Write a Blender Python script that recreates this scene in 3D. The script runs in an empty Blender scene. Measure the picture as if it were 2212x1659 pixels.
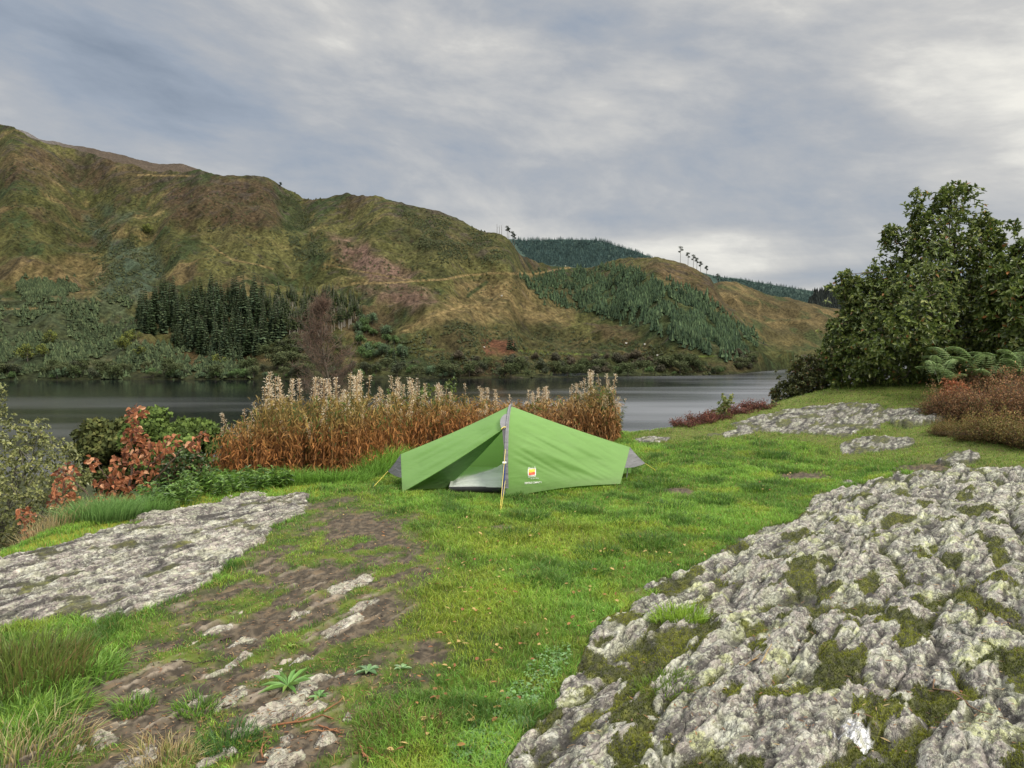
import bpy, math
import numpy as np
rng = np.random.default_rng(11)
C = bpy.context.scene.collection
R = math.radians
# ------------------------------------------------------------------ camera geometry
FL, CXP, CYP, HOR, EYE = 1662.0, 1106.0, 829.5, 740.0, 1.65
PITCH = math.atan((CYP - HOR) / FL)
LAKE = EYE - 25.0
CP, SP = math.cos(PITCH), math.sin(PITCH)
def ray(X, Y):
    X = np.asarray(X, float); Y = np.asarray(Y, float)
    up = CYP - Y
    return X - CXP, FL * CP + up * SP, -FL * SP + up * CP
def pt(X, Y, d):                      # point at forward distance d
    a, b, c = ray(X, Y); k = np.asarray(d) / b
    return np.stack(np.broadcast_arrays(a * k, b * k, EYE + c * k), -1)
def gpt(X, Y, z=0.0):                 # point on the level z
    a, b, c = ray(X, Y); k = (z - EYE) / c
    return np.stack(np.broadcast_arrays(a * k, b * k, z + 0 * k), -1)
def proj(x, y, z):
    dz = z - EYE
    f = y * CP - dz * SP; u = y * SP + dz * CP
    f = np.maximum(f, 1e-3)
    return CXP + FL * x / f, CYP - FL * u / f
# ------------------------------------------------------------------ numpy noise
def _h(ix, iy, s):
    n = (ix.astype(np.int64) * 374761393 + iy.astype(np.int64) * 668265263 + s * 974711) & 0xffffffff
    n = ((n ^ (n >> 13)) * 1274126177) & 0xffffffff
    n = ((n ^ (n >> 16)) * 2246822519) & 0xffffffff
    return (n ^ (n >> 15)) & 0xffffffff
def perlin(x, y, s=0):
    x = np.asarray(x, float); y = np.asarray(y, float)
    ix = np.floor(x); iy = np.floor(y); fx = x - ix; fy = y - iy
    ix = ix.astype(np.int64); iy = iy.astype(np.int64)
    def g(a, b):
        t = _h(ix + a, iy + b, s) * (2 * math.pi / 4294967296.0)
        return np.cos(t) * (fx - a) + np.sin(t) * (fy - b)
    u = fx * fx * fx * (fx * (fx * 6 - 15) + 10); v = fy * fy * fy * (fy * (fy * 6 - 15) + 10)
    p = g(0, 0) * (1 - u) + g(1, 0) * u; q = g(0, 1) * (1 - u) + g(1, 1) * u
    return (p * (1 - v) + q * v) * 1.41
def fbm(x, y, s=0, o=4, gain=.5):
    r = 0; a = 1; t = 0
    for k in range(o):
        r = r + a * perlin(x * 2 ** k + 7.3 * k, y * 2 ** k - 3.1 * k, s + k); t += a; a *= gain
    return r / t
def worley(x, y, s=0):
    ix = np.floor(x).astype(np.int64); iy = np.floor(y).astype(np.int64)
    d1 = np.full(np.shape(x), 9.0); d2 = d1.copy(); cid = np.zeros(np.shape(x))
    for a in (-1, 0, 1):
        for b in (-1, 0, 1):
            h = _h(ix + a, iy + b, s); h2 = _h(ix + a, iy + b, s + 91)
            px = ix + a + h / 4294967296.0; py = iy + b + h2 / 4294967296.0
            d = np.hypot(px - x, py - y)
            m = d < d1
            d2 = np.where(m, d1, np.minimum(d2, d)); cid = np.where(m, (h % 1000) / 1000.0, cid); d1 = np.where(m, d, d1)
    return d1, d2, cid
def sst(a, b, x):
    t = np.clip((x - a) / (b - a), 0, 1); return t * t * (3 - 2 * t)
def sdpoly(X, Y, poly):               # negative inside
    P = np.asarray(poly, float); X = np.asarray(X, float); Y = np.asarray(Y, float)
    d = np.full(X.shape, 1e9); ins = np.zeros(X.shape, bool)
    for k in range(len(P)):
        (x0, y0), (x1, y1) = P[k], P[(k + 1) % len(P)]
        dx, dy = x1 - x0, y1 - y0
        t = np.clip(((X - x0) * dx + (Y - y0) * dy) / (dx * dx + dy * dy + 1e-9), 0, 1)
        d = np.minimum(d, np.hypot(X - x0 - t * dx, Y - y0 - t * dy))
        c = (y0 > Y) != (y1 > Y)
        with np.errstate(divide='ignore', invalid='ignore'):
            ins ^= c & (X < (x1 - x0) * (Y - y0) / (y1 - y0 + 1e-12) + x0)
    return np.where(ins, -d, d)
def sdline(X, Y, pl):
    d = np.full(np.shape(X), 1e9)
    for (x0, y0), (x1, y1) in zip(pl[:-1], pl[1:]):
        dx, dy = x1 - x0, y1 - y0
        t = np.clip(((X - x0) * dx + (Y - y0) * dy) / (dx * dx + dy * dy + 1e-9), 0, 1)
        d = np.minimum(d, np.hypot(X - x0 - t * dx, Y - y0 - t * dy))
    return d
def inpoly_pts(poly, n):              # n random points in a polygon
    P = np.asarray(poly, float); lo, hi = P.min(0), P.max(0); out = []
    tot = 0
    while tot < n:
        q = lo + rng.random((n * 2, 2)) * (hi - lo); q = q[sdpoly(q[:, 0], q[:, 1], P) < 0]
        out.append(q); tot += len(q)
    return np.concatenate(out)[:n]
# ------------------------------------------------------------------ mesh helpers
def new_obj(name, me, mat=None, parent=None):
    if mat is not None: me.materials.append(mat)
    o = bpy.data.objects.new(name, me); C.objects.link(o)
    if parent is not None: o.parent = parent
    return o
def mesh_np(name, V, F, col=None, smooth=False):
    """V (n,3); F (m,k) array or list of such arrays; col (n,3|4)"""
    if not isinstance(F, list): F = [F]
    F = [np.asarray(f, np.int32) for f in F if len(f)]
    V = np.asarray(V, np.float32)
    me = bpy.data.meshes.new(name)
    nl = sum(f.size for f in F); nf = sum(len(f) for f in F)
    me.vertices.add(len(V)); me.vertices.foreach_set('co', V.ravel())
    me.loops.add(nl); me.loops.foreach_set('vertex_index', np.concatenate([f.ravel() for f in F]))
    st = []; off = 0
    for f in F:
        st.append(off + np.arange(len(f), dtype=np.int32) * f.shape[1]); off += f.size
    me.polygons.add(nf); me.polygons.foreach_set('loop_start', np.concatenate(st))
    me.polygons.foreach_set('use_smooth', np.full(nf, bool(smooth)))
    if col is not None:
        col = np.asarray(col, np.float32)
        if col.shape[1] == 3: col = np.concatenate([col, np.ones((len(col), 1), np.float32)], 1)
        a = me.color_attributes.new('Col', 'FLOAT_COLOR', 'POINT'); a.data.foreach_set('color', col.ravel())
    me.update(calc_edges=True); me.validate()
    return me
class Acc:                            # collects geometry for ONE mesh
    def __init__(s): s.V = []; s.F = {}; s.c = []; s.n = 0
    def add(s, V, F, col):
        V = np.asarray(V, float); F = np.asarray(F, int)
        s.V.append(V); s.F.setdefault(F.shape[1], []).append(F + s.n)
        col = np.asarray(col, float)
        if col.ndim == 1: col = np.tile(col, (len(V), 1))
        s.c.append(col); s.n += len(V)
    def mesh(s, name, smooth=False):
        return mesh_np(name, np.concatenate(s.V), [np.concatenate(f) for f in s.F.values()], np.concatenate(s.c), smooth)
    def obj(s, name, mat, parent=None, smooth=False): return new_obj(name, s.mesh(name, smooth), mat, parent)
def tag(o, label=None, cat=None, group=None, kind=None):
    if label: o['label'] = label
    if cat: o['category'] = cat
    if group: o['group'] = group
    if kind: o['kind'] = kind
    return o
def thing(name, label, cat, loc=(0, 0, 0), rz=0, group=None):
    o = bpy.data.objects.new(name, None); C.objects.link(o); o.empty_display_size = .1
    o.location = loc; o.rotation_euler = (0, 0, rz)
    return tag(o, label, cat, group)
def dup(root, loc, rz=0, s=1.0, label=None, group=None):
    r = root.copy(); C.objects.link(r); r.location = loc; r.rotation_euler = (0, 0, rz)
    r.scale = (s, s, s) if not hasattr(s, '__len__') else s
    if label: r['label'] = label
    if group: r['group'] = group
    for ch in root.children:
        c = ch.copy(); C.objects.link(c); c.parent = r
        for g in ch.children:
            d = g.copy(); C.objects.link(d); d.parent = c
    return r
def tube(A, pts, rad, col, n=6, cap=False):
    P = np.asarray(pts, float); m = len(P); rad = np.broadcast_to(np.asarray(rad, float), (m,))
    T = np.gradient(P, axis=0); T /= np.linalg.norm(T, axis=1)[:, None] + 1e-9
    ref = np.array([0.31, 0.2, 0.93]) if abs(T[0][2]) < .9 else np.array([1., .1, 0])
    U = np.cross(T, ref); U /= np.linalg.norm(U, axis=1)[:, None] + 1e-9; W = np.cross(T, U)
    a = np.linspace(0, 2 * math.pi, n, endpoint=False)
    V = P[:, None] + rad[:, None, None] * (np.cos(a)[None, :, None] * U[:, None] + np.sin(a)[None, :, None] * W[:, None])
    i = np.arange(m - 1)[:, None] * n; j = np.arange(n)[None]; k = (j + 1) % n
    F = np.stack([i + j, i + k, i + n + k, i + n + j], -1).reshape(-1, 4)
    A.add(V.reshape(-1, 3), F, col)
def nrm(v): return v / (np.linalg.norm(v, axis=-1, keepdims=True) + 1e-9)
def leaves(A, P, D, U, L, W, col, fold=.25, droop=0.0):
    """many leaves at once: P base, D direction, U approximate normal; each a folded pointed oval of 6 verts"""
    n = len(P); D = nrm(D); S = nrm(np.cross(D, U)); N = np.cross(S, D)
    L = np.broadcast_to(L, (n,))[:, None]; W = np.broadcast_to(W, (n,))[:, None]
    dz = np.array([0, 0, -1.0])
    m1 = P + D * L * .33 + dz * L * droop * .15
    m2 = P + D * L * .68 + dz * L * droop * .45
    tip = P + D * L + dz * L * droop
    V = np.stack([P, m1 + S * W * .5 + N * W * fold, m2 + S * W * .42 + N * W * fold, tip, m2 - S * W * .42 + N * W * fold, m1 - S * W * .5 + N * W * fold], 1)
    b = np.arange(n)[:, None] * 6
    F = np.concatenate([b + np.array([0, 1, 2, 3]), b + np.array([0, 3, 4, 5])])
    col = np.broadcast_to(col, (n, 3)); c6 = np.repeat(col, 6, 0)
    A.add(V.reshape(-1, 3), F, c6)
def quadleaves(A, P, D, U, L, W, col):
    n = len(P); D = nrm(D); S = nrm(np.cross(D, U))
    L = np.broadcast_to(L, (n,))[:, None]; W = np.broadcast_to(W, (n,))[:, None]
    V = np.stack([P, P + D * L * .5 + S * W * .5, P + D * L, P + D * L * .5 - S * W * .5], 1)
    F = np.arange(n)[:, None] * 4 + np.array([0, 1, 2, 3])
    A.add(V.reshape(-1, 3), F, np.repeat(np.broadcast_to(col, (n, 3)), 4, 0))
def blades(A, P, H, W, lean, col, dark=.45, az=None):
    """grass blades; lean (n,2) horizontal tip offset as a fraction of height"""
    n = len(P); a = rng.random(n) * math.pi if az is None else az
    S = np.stack([np.cos(a), np.sin(a), 0 * a], -1) * W[:, None] * .5
    ln = np.concatenate([lean * H[:, None], np.zeros((n, 1))], 1)
    up = np.array([0, 0, 1.0]) * H[:, None]
    m = P + ln * .3 + up * .55; t = P + ln + up * (1 - .25 * np.clip(np.linalg.norm(lean, axis=1), 0, 1.6)[:, None])
    V = np.stack([P - S, P + S, m + S * .8, m - S * .8, t], 1).reshape(-1, 3)
    b = np.arange(n)[:, None] * 5
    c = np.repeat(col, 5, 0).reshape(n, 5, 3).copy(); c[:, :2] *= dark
    A.V.append(V); A.F.setdefault(4, []).append(b + A.n + np.array([0, 1, 2, 3])); A.F.setdefault(3, []).append(b + A.n + np.array([3, 2, 4]))
    A.c.append(c.reshape(-1, 3)); A.n += 5 * n
def rdir(n, up=0.0):
    v = rng.normal(size=(n, 3)); v[:, 2] += up; return nrm(v)
def cmix(a, b, t):
    t = np.asarray(t)[..., None]; return np.asarray(a) * (1 - t) + np.asarray(b) * t
def jit(col, n, a=.18, h=.06):
    c = np.broadcast_to(np.asarray(col, float), (n, 3)) * (1 + a * rng.normal(size=(n, 1))) * (1 + h * rng.normal(size=(n, 3)))
    return np.clip(c, .003, 1)
# ------------------------------------------------------------------ materials
class NT:
    def __init__(s, nt): s.t = nt; s.n = nt.nodes; s.l = nt.links
    def __call__(s, typ, _in=None, **kw):
        n = s.n.new(typ)
        for k, v in kw.items(): setattr(n, k, v)
        for k, v in (_in or {}).items():
            i = n.inputs[k]
            if isinstance(v, bpy.types.NodeSocket): s.l.new(v, i)
            else: i.default_value = v
        return n
    def math(s, op, a, b=None, c=None, clamp=False):
        n = s.n.new('ShaderNodeMath'); n.operation = op; n.use_clamp = clamp
        for i, v in enumerate((a, b, c)):
            if v is None: continue
            if isinstance(v, bpy.types.NodeSocket): s.l.new(v, n.inputs[i])
            else: n.inputs[i].default_value = v
        return n.outputs[0]
    def mix(s, f, a, b, mode='MIX'):
        n = s.n.new('ShaderNodeMix'); n.data_type = 'RGBA'; n.blend_type = mode
        for i, v in ((0, f), (6, a), (7, b)):
            if isinstance(v, bpy.types.NodeSocket): s.l.new(v, n.inputs[i])
            else: n.inputs[i].default_value = v if i == 0 else tuple(v) + ((1,) if len(v) == 3 else ())
        return n.outputs[2]
    def ramp(s, f, stops):
        n = s.n.new('ShaderNodeValToRGB'); s.l.new(f, n.inputs[0]); e = n.color_ramp.elements
        while len(e) < len(stops): e.new(.5)
        for el, (p, c) in zip(e, stops):
            el.position = p; el.color = (c, c, c, 1) if not hasattr(c, '__len__') else tuple(c) + (1,)
        return n.outputs[0]
def new_mat(name):
    m = bpy.data.materials.new(name); m.use_nodes = True; m.node_tree.nodes.clear(); return m, NT(m.node_tree)
def attr_mat(name, rough=.8, spec=.3, nscale=8, namt=.35, bump=0.0, bscale=30, trans=0.0, tcol=1.3, bdist=.02, wet=False, space='Object'):
    """vertex colour x procedural noise, optional bump and translucency"""
    m, N = new_mat(name)
    a = N('ShaderNodeAttribute', attribute_name='Col').outputs
    tc = N('ShaderNodeTexCoord').outputs[space]
    nz = N('ShaderNodeTexNoise', {'Vector': tc, 'Scale': nscale, 'Detail': 6, 'Roughness': .65}).outputs[0]
    k = N.ramp(nz, [(.25, 1 - namt), (.75, 1 + namt)])
    k = N('ShaderNodeMapRange', {'Value': nz, 'From Min': .25, 'From Max': .75, 'To Min': 1 - namt, 'To Max': 1 + namt}).outputs[0]
    v = N('ShaderNodeVectorMath', {0: a['Color'], 1: N('ShaderNodeCombineXYZ', {0: k, 1: k, 2: k}).outputs[0]}, operation='MULTIPLY').outputs[0]
    p = N('ShaderNodeBsdfPrincipled', {'Base Color': v, 'Roughness': rough, 'Specular IOR Level': spec})
    if wet: N.l.new(N.math('MULTIPLY', a['Alpha'], rough), p.inputs['Roughness'])
    if bump:
        b = N('ShaderNodeTexNoise', {'Vector': tc, 'Scale': bscale, 'Detail': 8, 'Roughness': .7}).outputs[0]
        N.l.new(N('ShaderNodeBump', {'Height': b, 'Strength': bump, 'Distance': bdist}).outputs[0], p.inputs['Normal'])
    out = p.outputs[0]
    if trans:
        tv = N('ShaderNodeVectorMath', {0: v, 3: tcol}, operation='SCALE').outputs[0]
        t = N('ShaderNodeBsdfTranslucent', {'Color': tv}).outputs[0]
        out = N('ShaderNodeMixShader', {0: trans, 1: out, 2: t}).outputs[0]
    N('ShaderNodeOutputMaterial', {'Surface': out})
    return m
def flat_mat(name, col, rough=.6, metal=0, nscale=40, namt=.12, spec=.4):
    m, N = new_mat(name)
    tc = N('ShaderNodeTexCoord').outputs['Object']
    nz = N('ShaderNodeTexNoise', {'Vector': tc, 'Scale': nscale, 'Detail': 4}).outputs[0]
    c = N.mix(nz, tuple(np.clip(np.array(col) * (1 - namt), 0, 1)), tuple(np.clip(np.array(col) * (1 + namt), 0, 1)))
    N('ShaderNodeOutputMaterial', {'Surface': N('ShaderNodeBsdfPrincipled', {'Base Color': c, 'Roughness': rough, 'Metallic': metal, 'Specular IOR Level': spec}).outputs[0]})
    return m
M = {}
M['ground'] = attr_mat('ground_mat', .95, .2, 9, .25, .6, 60, bdist=.02)
def rock_mat():
    m, N = new_mat('rock_mat'); a = N('ShaderNodeAttribute', attribute_name='Col').outputs; tc = N('ShaderNodeTexCoord').outputs['Object']
    nz = lambda s_, d=6, r=.65, **k: N('ShaderNodeTexNoise', {'Vector': k.get('v', tc), 'Scale': s_, 'Detail': d, 'Roughness': r}).outputs[0]
    st = N('ShaderNodeMapping', {'Vector': N('ShaderNodeMapping', {'Vector': tc, 'Rotation': (0, 0, R(-57))}).outputs[0], 'Scale': (.35, 1, 1)}).outputs[0]
    g = nz(26); k = N('ShaderNodeMapRange', {'Value': g, 'From Min': .28, 'From Max': .72, 'To Min': .62, 'To Max': 1.38}).outputs[0]
    v = N('ShaderNodeVectorMath', {0: a['Color'], 1: N('ShaderNodeCombineXYZ', {0: k, 1: k, 2: k}).outputs[0]}, operation='MULTIPLY').outputs[0]
    lum = N('ShaderNodeSeparateColor', {0: a['Color']}).outputs[2]; rocky = N('ShaderNodeMapRange', {'Value': lum, 'From Min': .05, 'From Max': .12}).outputs[0]
    lich = N.math('MULTIPLY', N.ramp(nz(34, 5, .7), [(.53, 0), (.575, 1)]), N.math('MULTIPLY', rocky, .72)); v = N.mix(lich, v, (.50, .51, .37))
    lich2 = N.math('MULTIPLY', N.ramp(nz(11, 6, .7), [(.56, 0), (.585, 1)]), N.math('MULTIPLY', rocky, .6)); v = N.mix(lich2, v, (.60, .59, .51))
    dk = N.math('MULTIPLY', N.ramp(nz(48, 4, .7), [(.36, 1), (.42, 0)]), .6); v = N.mix(dk, v, (.035, .032, .03))
    cr = nz(9, 5, .6, v=st); crk = N.math('ABSOLUTE', N.math('SUBTRACT', cr, .5)); ck = N.ramp(crk, [(0.0, 1), (.022, 0)]); v = N.mix(N.math('MULTIPLY', ck, .75), v, (.045, .04, .035))
    cr2 = nz(24, 5, .6, v=st); crk2 = N.math('ABSOLUTE', N.math('SUBTRACT', cr2, .5)); ck2 = N.ramp(crk2, [(0.0, 1), (.03, 0)]); v = N.mix(N.math('MULTIPLY', ck2, .4), v, (.06, .055, .045))
    p = N('ShaderNodeBsdfPrincipled', {'Base Color': v, 'Roughness': N.math('MULTIPLY', a['Alpha'], .72), 'Specular IOR Level': .4})
    h = N.math('ADD', N.math('MULTIPLY', g, 1.0), N.math('ADD', N.math('MULTIPLY', N.math('MINIMUM', crk, .06), 9.0), N.math('ADD', N.math('MULTIPLY', N.math('MINIMUM', crk2, .06), 5.0), N.math('MULTIPLY', nz(70, 6, .75), .6))))
    N.l.new(N('ShaderNodeBump', {'Height': h, 'Strength': .9, 'Distance': .022}).outputs[0], p.inputs['Normal'])
    N('ShaderNodeOutputMaterial', {'Surface': p.outputs[0]}); return m
M['rock'] = rock_mat()
M['grass'] = attr_mat('grass_mat', .5, .35, 1.3, .12, trans=.35, tcol=1.5)
M['leaf'] = attr_mat('leaf_mat', .42, .5, 3, .2, trans=.22, tcol=1.5)
M['dryleaf'] = attr_mat('dry_leaf_mat', .7, .25, 25, .3, trans=.2, tcol=1.3)
M['bark'] = attr_mat('bark_mat', .9, .2, 25, .35, .5, 60)
M['hill'] = attr_mat('hill_mat', 1.0, .1, .30, .85, 1.0, .45, bdist=3.0)
M['fartree'] = attr_mat('far_foliage_mat', .9, .15, .6, .35, trans=.12)
M['fluff'] = attr_mat('fluff_mat', .9, .1, 20, .1, trans=.45, tcol=1.1)
# ------------------------------------------------------------------ camera, light, sky
sc = bpy.context.scene
cd = bpy.data.cameras.new('camera'); cam = bpy.data.objects.new('camera', cd); C.objects.link(cam)
cd.sensor_fit = 'HORIZONTAL'; cd.sensor_width = 36; cd.lens = 36 * FL / 2212; cd.clip_start = .05; cd.clip_end = 20000
cam.location = (0, 0, EYE); cam.rotation_euler = (math.pi / 2 - PITCH, 0, 0); sc.camera = cam
sc.view_settings.view_transform = 'Standard'; sc.view_settings.look = 'None'; sc.view_settings.exposure = 0; sc.view_settings.gamma = 1
SUN_EL, SUN_AZ = R(42), R(128)       # azimuth clockwise from +Y (view direction): light from behind right
sl = bpy.data.lights.new('sun', 'SUN'); sl.energy = 3.25; sl.angle = R(14); sl.color = (1, .92, .78)
so = bpy.data.objects.new('sun', sl); C.objects.link(so)
from mathutils import Vector
sd = Vector((math.sin(SUN_AZ) * math.cos(SUN_EL), math.cos(SUN_AZ) * math.cos(SUN_EL), math.sin(SUN_EL)))
so.rotation_euler = sd.to_track_quat('Z', 'Y').to_euler()
w = bpy.data.worlds.new('World'); sc.world = w; w.use_nodes = True; w.node_tree.nodes.clear(); N = NT(w.node_tree)
sky = N('ShaderNodeTexSky'); sky.sky_type = 'NISHITA'; sky.sun_disc = False; sky.sun_elevation = SUN_EL; sky.sun_rotation = SUN_AZ
dr = N('ShaderNodeTexCoord').outputs['Generated']
dn = N('ShaderNodeVectorMath', {0: dr}, operation='NORMALIZE').outputs[0]
sx, sy, sz = N('ShaderNodeSeparateXYZ', {0: dn}).outputs[:3]
zc = N.math('ADD', N.math('MAXIMUM', sz, 0.0), .26)
cx = N.math('DIVIDE', sx, zc); cy = N.math('DIVIDE', sy, zc)
cv = N('ShaderNodeCombineXYZ', {0: cx, 1: cy, 2: 0.0}).outputs[0]
warp = N('ShaderNodeTexNoise', {'Vector': cv, 'Scale': .55, 'Detail': 3}).outputs['Color']
cv = N('ShaderNodeCombineXYZ', {0: N.math('MULTIPLY', sx, 2.6), 1: N.math('ADD', N.math('MULTIPLY', sz, 6.2), N.math('MULTIPLY', sx, .9)), 2: N.math('MULTIPLY', sy, 1.5)}).outputs[0]
cw = N('ShaderNodeVectorMath', {0: cv, 1: N('ShaderNodeVectorMath', {0: warp, 3: .9}, operation='SCALE').outputs[0]}, operation='ADD').outputs[0]
n1 = N('ShaderNodeTexNoise', {'Vector': cw, 'Scale': 1.0, 'Detail': 8, 'Roughness': .52}).outputs[0]
n2 = N('ShaderNodeTexNoise', {'Vector': cw, 'Scale': 2.4, 'Detail': 9, 'Roughness': .6}).outputs[0]
n3 = N('ShaderNodeTexNoise', {'Vector': N('ShaderNodeCombineXYZ', {0: N.math('MULTIPLY', sx, 2.2), 1: N.math('MULTIPLY', sz, 26.0), 2: sy}).outputs[0], 'Scale': 1.0, 'Detail': 6, 'Roughness': .5}).outputs[0]
az = N.math('ARCTAN2', sx, sy)
def gauss(v, c, wd):
    q = N.math('DIVIDE', N.math('SUBTRACT', v, c), wd); return N.math('EXPONENT', N.math('MULTIPLY', N.math('MULTIPLY', q, q), -1.0))
def gg(a, wa, e, we, k): return N.math('MULTIPLY', N.math('MULTIPLY', gauss(az, a, wa), gauss(sz, e, we)), k)
# brightness: brighter to the right, dark bank left of centre, bright slot low on the right
cnt = N.math('ADD', N.math('MULTIPLY', N.math('SUBTRACT', n1, .5), 1.3), N.math('MULTIPLY', N.math('SUBTRACT', n2, .5), .85))
low = N.math('MULTIPLY', gauss(sz, .06, .09), N.math('SUBTRACT', n3, .5))
base = N.math('ADD', .545, N.math('MULTIPLY', N('ShaderNodeMapRange', {'Value': az, 'From Min': -.5, 'From Max': .7}).outputs[0], .20))
b = N.math('ADD', base, N.math('MULTIPLY', cnt, 1.0))
b = N.math('ADD', b, N.math('MULTIPLY', low, 1.0))
for g in ((-.34, .26, .26, .07, -.18), (-.62, .10, .24, .05, .12), (-.1, .2, .42, .06, .05), (.10, .14, .32, .06, -.07), (.24, .16, .215, .035, -.12), (.30, .30, .115, .030, .24), (.62, .16, .24, .06, .14), (.40, .10, .36, .06, -.10), (.40, .18, .078, .014, -.16), (.40, .14, .050, .010, .24), (-.16, .14, .15, .04, .06)):
    b = N.math('ADD', b, gg(*g))
b = N.math('MINIMUM', N.math('MAXIMUM', b, 0.0), 1.0)
cc = N.n.new('ShaderNodeValToRGB'); N.l.new(b, cc.inputs[0]); e = cc.color_ramp.elements
for _ in range(3): e.new(.5)
for el, (p, c) in zip(e, [(.08, (.225, .275, .35)), (.38, (.345, .395, .47)), (.58, (.455, .475, .505)), (.78, (.62, .615, .60)), (1.0, (.93, .905, .83))]):
    el.position = p; el.color = c + (1,)
# overcast dome: the cloud deck is brightest overhead
up = N.math('ADD', 1.0, N.math('MULTIPLY', N('ShaderNodeMapRange', {'Value': sz, 'From Min': .42, 'From Max': .85}).outputs[0], 4.0))
zw = N('ShaderNodeMapRange', {'Value': sz, 'From Min': .42, 'From Max': .8}).outputs[0]
ccw = N.mix(N.math('MULTIPLY', zw, .8), cc.outputs[0], (.56, .545, .52))
bgc = N('ShaderNodeBackground', {'Color': ccw, 'Strength': up}).outputs[0]
bgs = N('ShaderNodeBackground', {'Color': sky.outputs[0], 'Strength': .10}).outputs[0]
mx = N('ShaderNodeMixShader', {0: .93, 1: bgs, 2: bgc})
N('ShaderNodeOutputWorld', {'Surface': mx.outputs[0]})

# ------------------------------------------------------------------ far hills
def table(tab):
    a = np.array(tab, float); return lambda x: np.interp(x, a[:, 0], a[:, 1])
class Hill: pass
def make_hill(name, X0, X1, nX, nT, ys, yr, dr_, power=1.0, amp=1.0, colour=None, back=500, seed=3, label=None, nscale=1.0):
    h = Hill(); Xc = np.linspace(X0, X1, nX); h.X = Xc
    Ys = ys(Xc); Yr = yr(Xc); D1 = dr_(Xc)
    D0 = D1 * .72 if Ys.min() < 770 else gpt(Xc, Ys, LAKE)[:, 1]
    t = np.concatenate([np.linspace(0, 1, nT) ** .85, 1 + np.linspace(.02, .6, 12)])
    T = t[:, None]; Tc = np.minimum(T, 1)
    Y = Ys + (Yr - Ys) * Tc
    D = D0 + (D1 - D0) * Tc ** power
    if name == 'hillside':             # spurs stand forward, gullies lie back
        kk = 0
        for c_, w_, a_, t0, t1 in ((490, 115, -.045, .35, 1.3), (655, 40, .03, .3, 1.2), (890, 120, -.035, .35, 1.2), (190, 60, .045, .1, 1.1), (70, 70, -.04, .2, 1.2), (330, 25, .02, .2, 1.), (760, 45, .02, .3, 1.2), (1180, 60, .05, .3, 1.2), (1430, 90, -.05, .2, 1.1), (1090, 50, -.03, .5, 1.3), (1560, 35, -.04, .1, 1.)):
            cc_ = c_ + 60 * (.6 - Tc) ; kk = kk + a_ * np.exp(-((Xc - cc_) / w_) ** 2) * sst(t0 - .25, t0 + .15, Tc) * (1 - sst(t1 - .25, t1, Tc))
        D = D * (1 + kk)
    P = pt(np.broadcast_to(Xc, Y.shape), Y, D)
    beh = np.maximum(T - 1, 0)
    P[..., 1] += beh * back; P[..., 0] *= (P[..., 1] / D); P[..., 2] -= beh * back * .45
    x, y = P[..., 0], P[..., 1]
    am = sst(0.0, .12, T) * (1 - .75 * sst(.75, .98, T))
    q = fbm(x / 160, y / 160, seed, 2) * 26 + (.3 - np.abs(perlin(x / 75, y / 95, seed + 5))) * 19 + (.3 - np.abs(perlin(x / 32, y / 40, seed + 6))) * 9
    q2 = (.3 - np.abs(perlin(x / 14, y / 17, seed + 7))) * 3.4 + perlin(x / 6, y / 6, seed + 8) * 1.0
    P[..., 2] += amp * (q * am + q2 * np.clip(am + .3, 0, 1) * sst(0, .04, T))
    P[0, :, 2] = np.minimum(P[0, :, 2], LAKE) - 1.5
    h.P = P; h.Xp, h.Yp = proj(P[..., 0], P[..., 1], P[..., 2]); h.T = np.broadcast_to(T, Y.shape); h.nT = nT
    # slope shading masks come from the real light; colour says what grows where, plus haze tinted into the far hills
    col = colour(h, q, q2, x, y)
    nr = len(t); i = np.arange(nr - 1)[:, None] * nX; j = np.arange(nX - 1)[None]
    F = np.stack([i + j, i + j + 1, i + nX + j + 1, i + nX + j], -1).reshape(-1, 4)
    me = mesh_np(name, P.reshape(-1, 3), F, col.reshape(-1, 3), True)
    o = new_obj(name, me, M['hill']); tag(o, label, None, None, 'structure')
    h.o = o
    return h
def on_hill(h, X, Y):                 # 3D points of the hill surface that are seen at X, Y
    X = np.atleast_1d(X); Y = np.atleast_1d(Y); out = np.zeros((len(X), 3))
    ci = np.clip(np.round((X - h.X[0]) / (h.X[1] - h.X[0])).astype(int), 0, len(h.X) - 1)
    for k, (c, yy) in enumerate(zip(ci, Y)):
        col = h.Yp[:h.nT, c]; r = int(np.argmin(np.abs(col - yy))); out[k] = h.P[r, c]
    return out
ridgeA = table([(-700, 150), (-400, 190), (-100, 262), (0, 272), (30, 275), (60, 295), (100, 312), (150, 322), (215, 340), (260, 350), (330, 366), (400, 372), (430, 367), (480, 379), (520, 377), (570, 376), (590, 387), (610, 404), (640, 414), (655, 425), (700, 424), (740, 421), (780, 422), (810, 425), (850, 436), (880, 440), (950, 455), (1000, 473), (1030, 490), (1050, 499), (1075, 504), (1092, 513), (1110, 529), (1125, 548), (1150, 560), (1190, 572), (1250, 577), (1300, 568), (1350, 560), (1390, 559), (1420, 553), (1450, 560), (1480, 570), (1510, 586), (1535, 600), (1548, 622), (1566, 650), (1590, 668), (1615, 700), (1650, 735), (1690, 770), (1720, 790)])
shoreA = table([(-700, 822), (0, 822), (560, 820), (900, 818), (1120, 817), (1400, 813), (1560, 810), (1600, 806), (1700, 798), (1720, 797)])
distA = table([(-700, 1250), (0, 1180), (560, 1080), (1100, 980), (1250, 1150), (1420, 1000), (1540, 930), (1620, 860), (1720, 780)])
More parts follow.
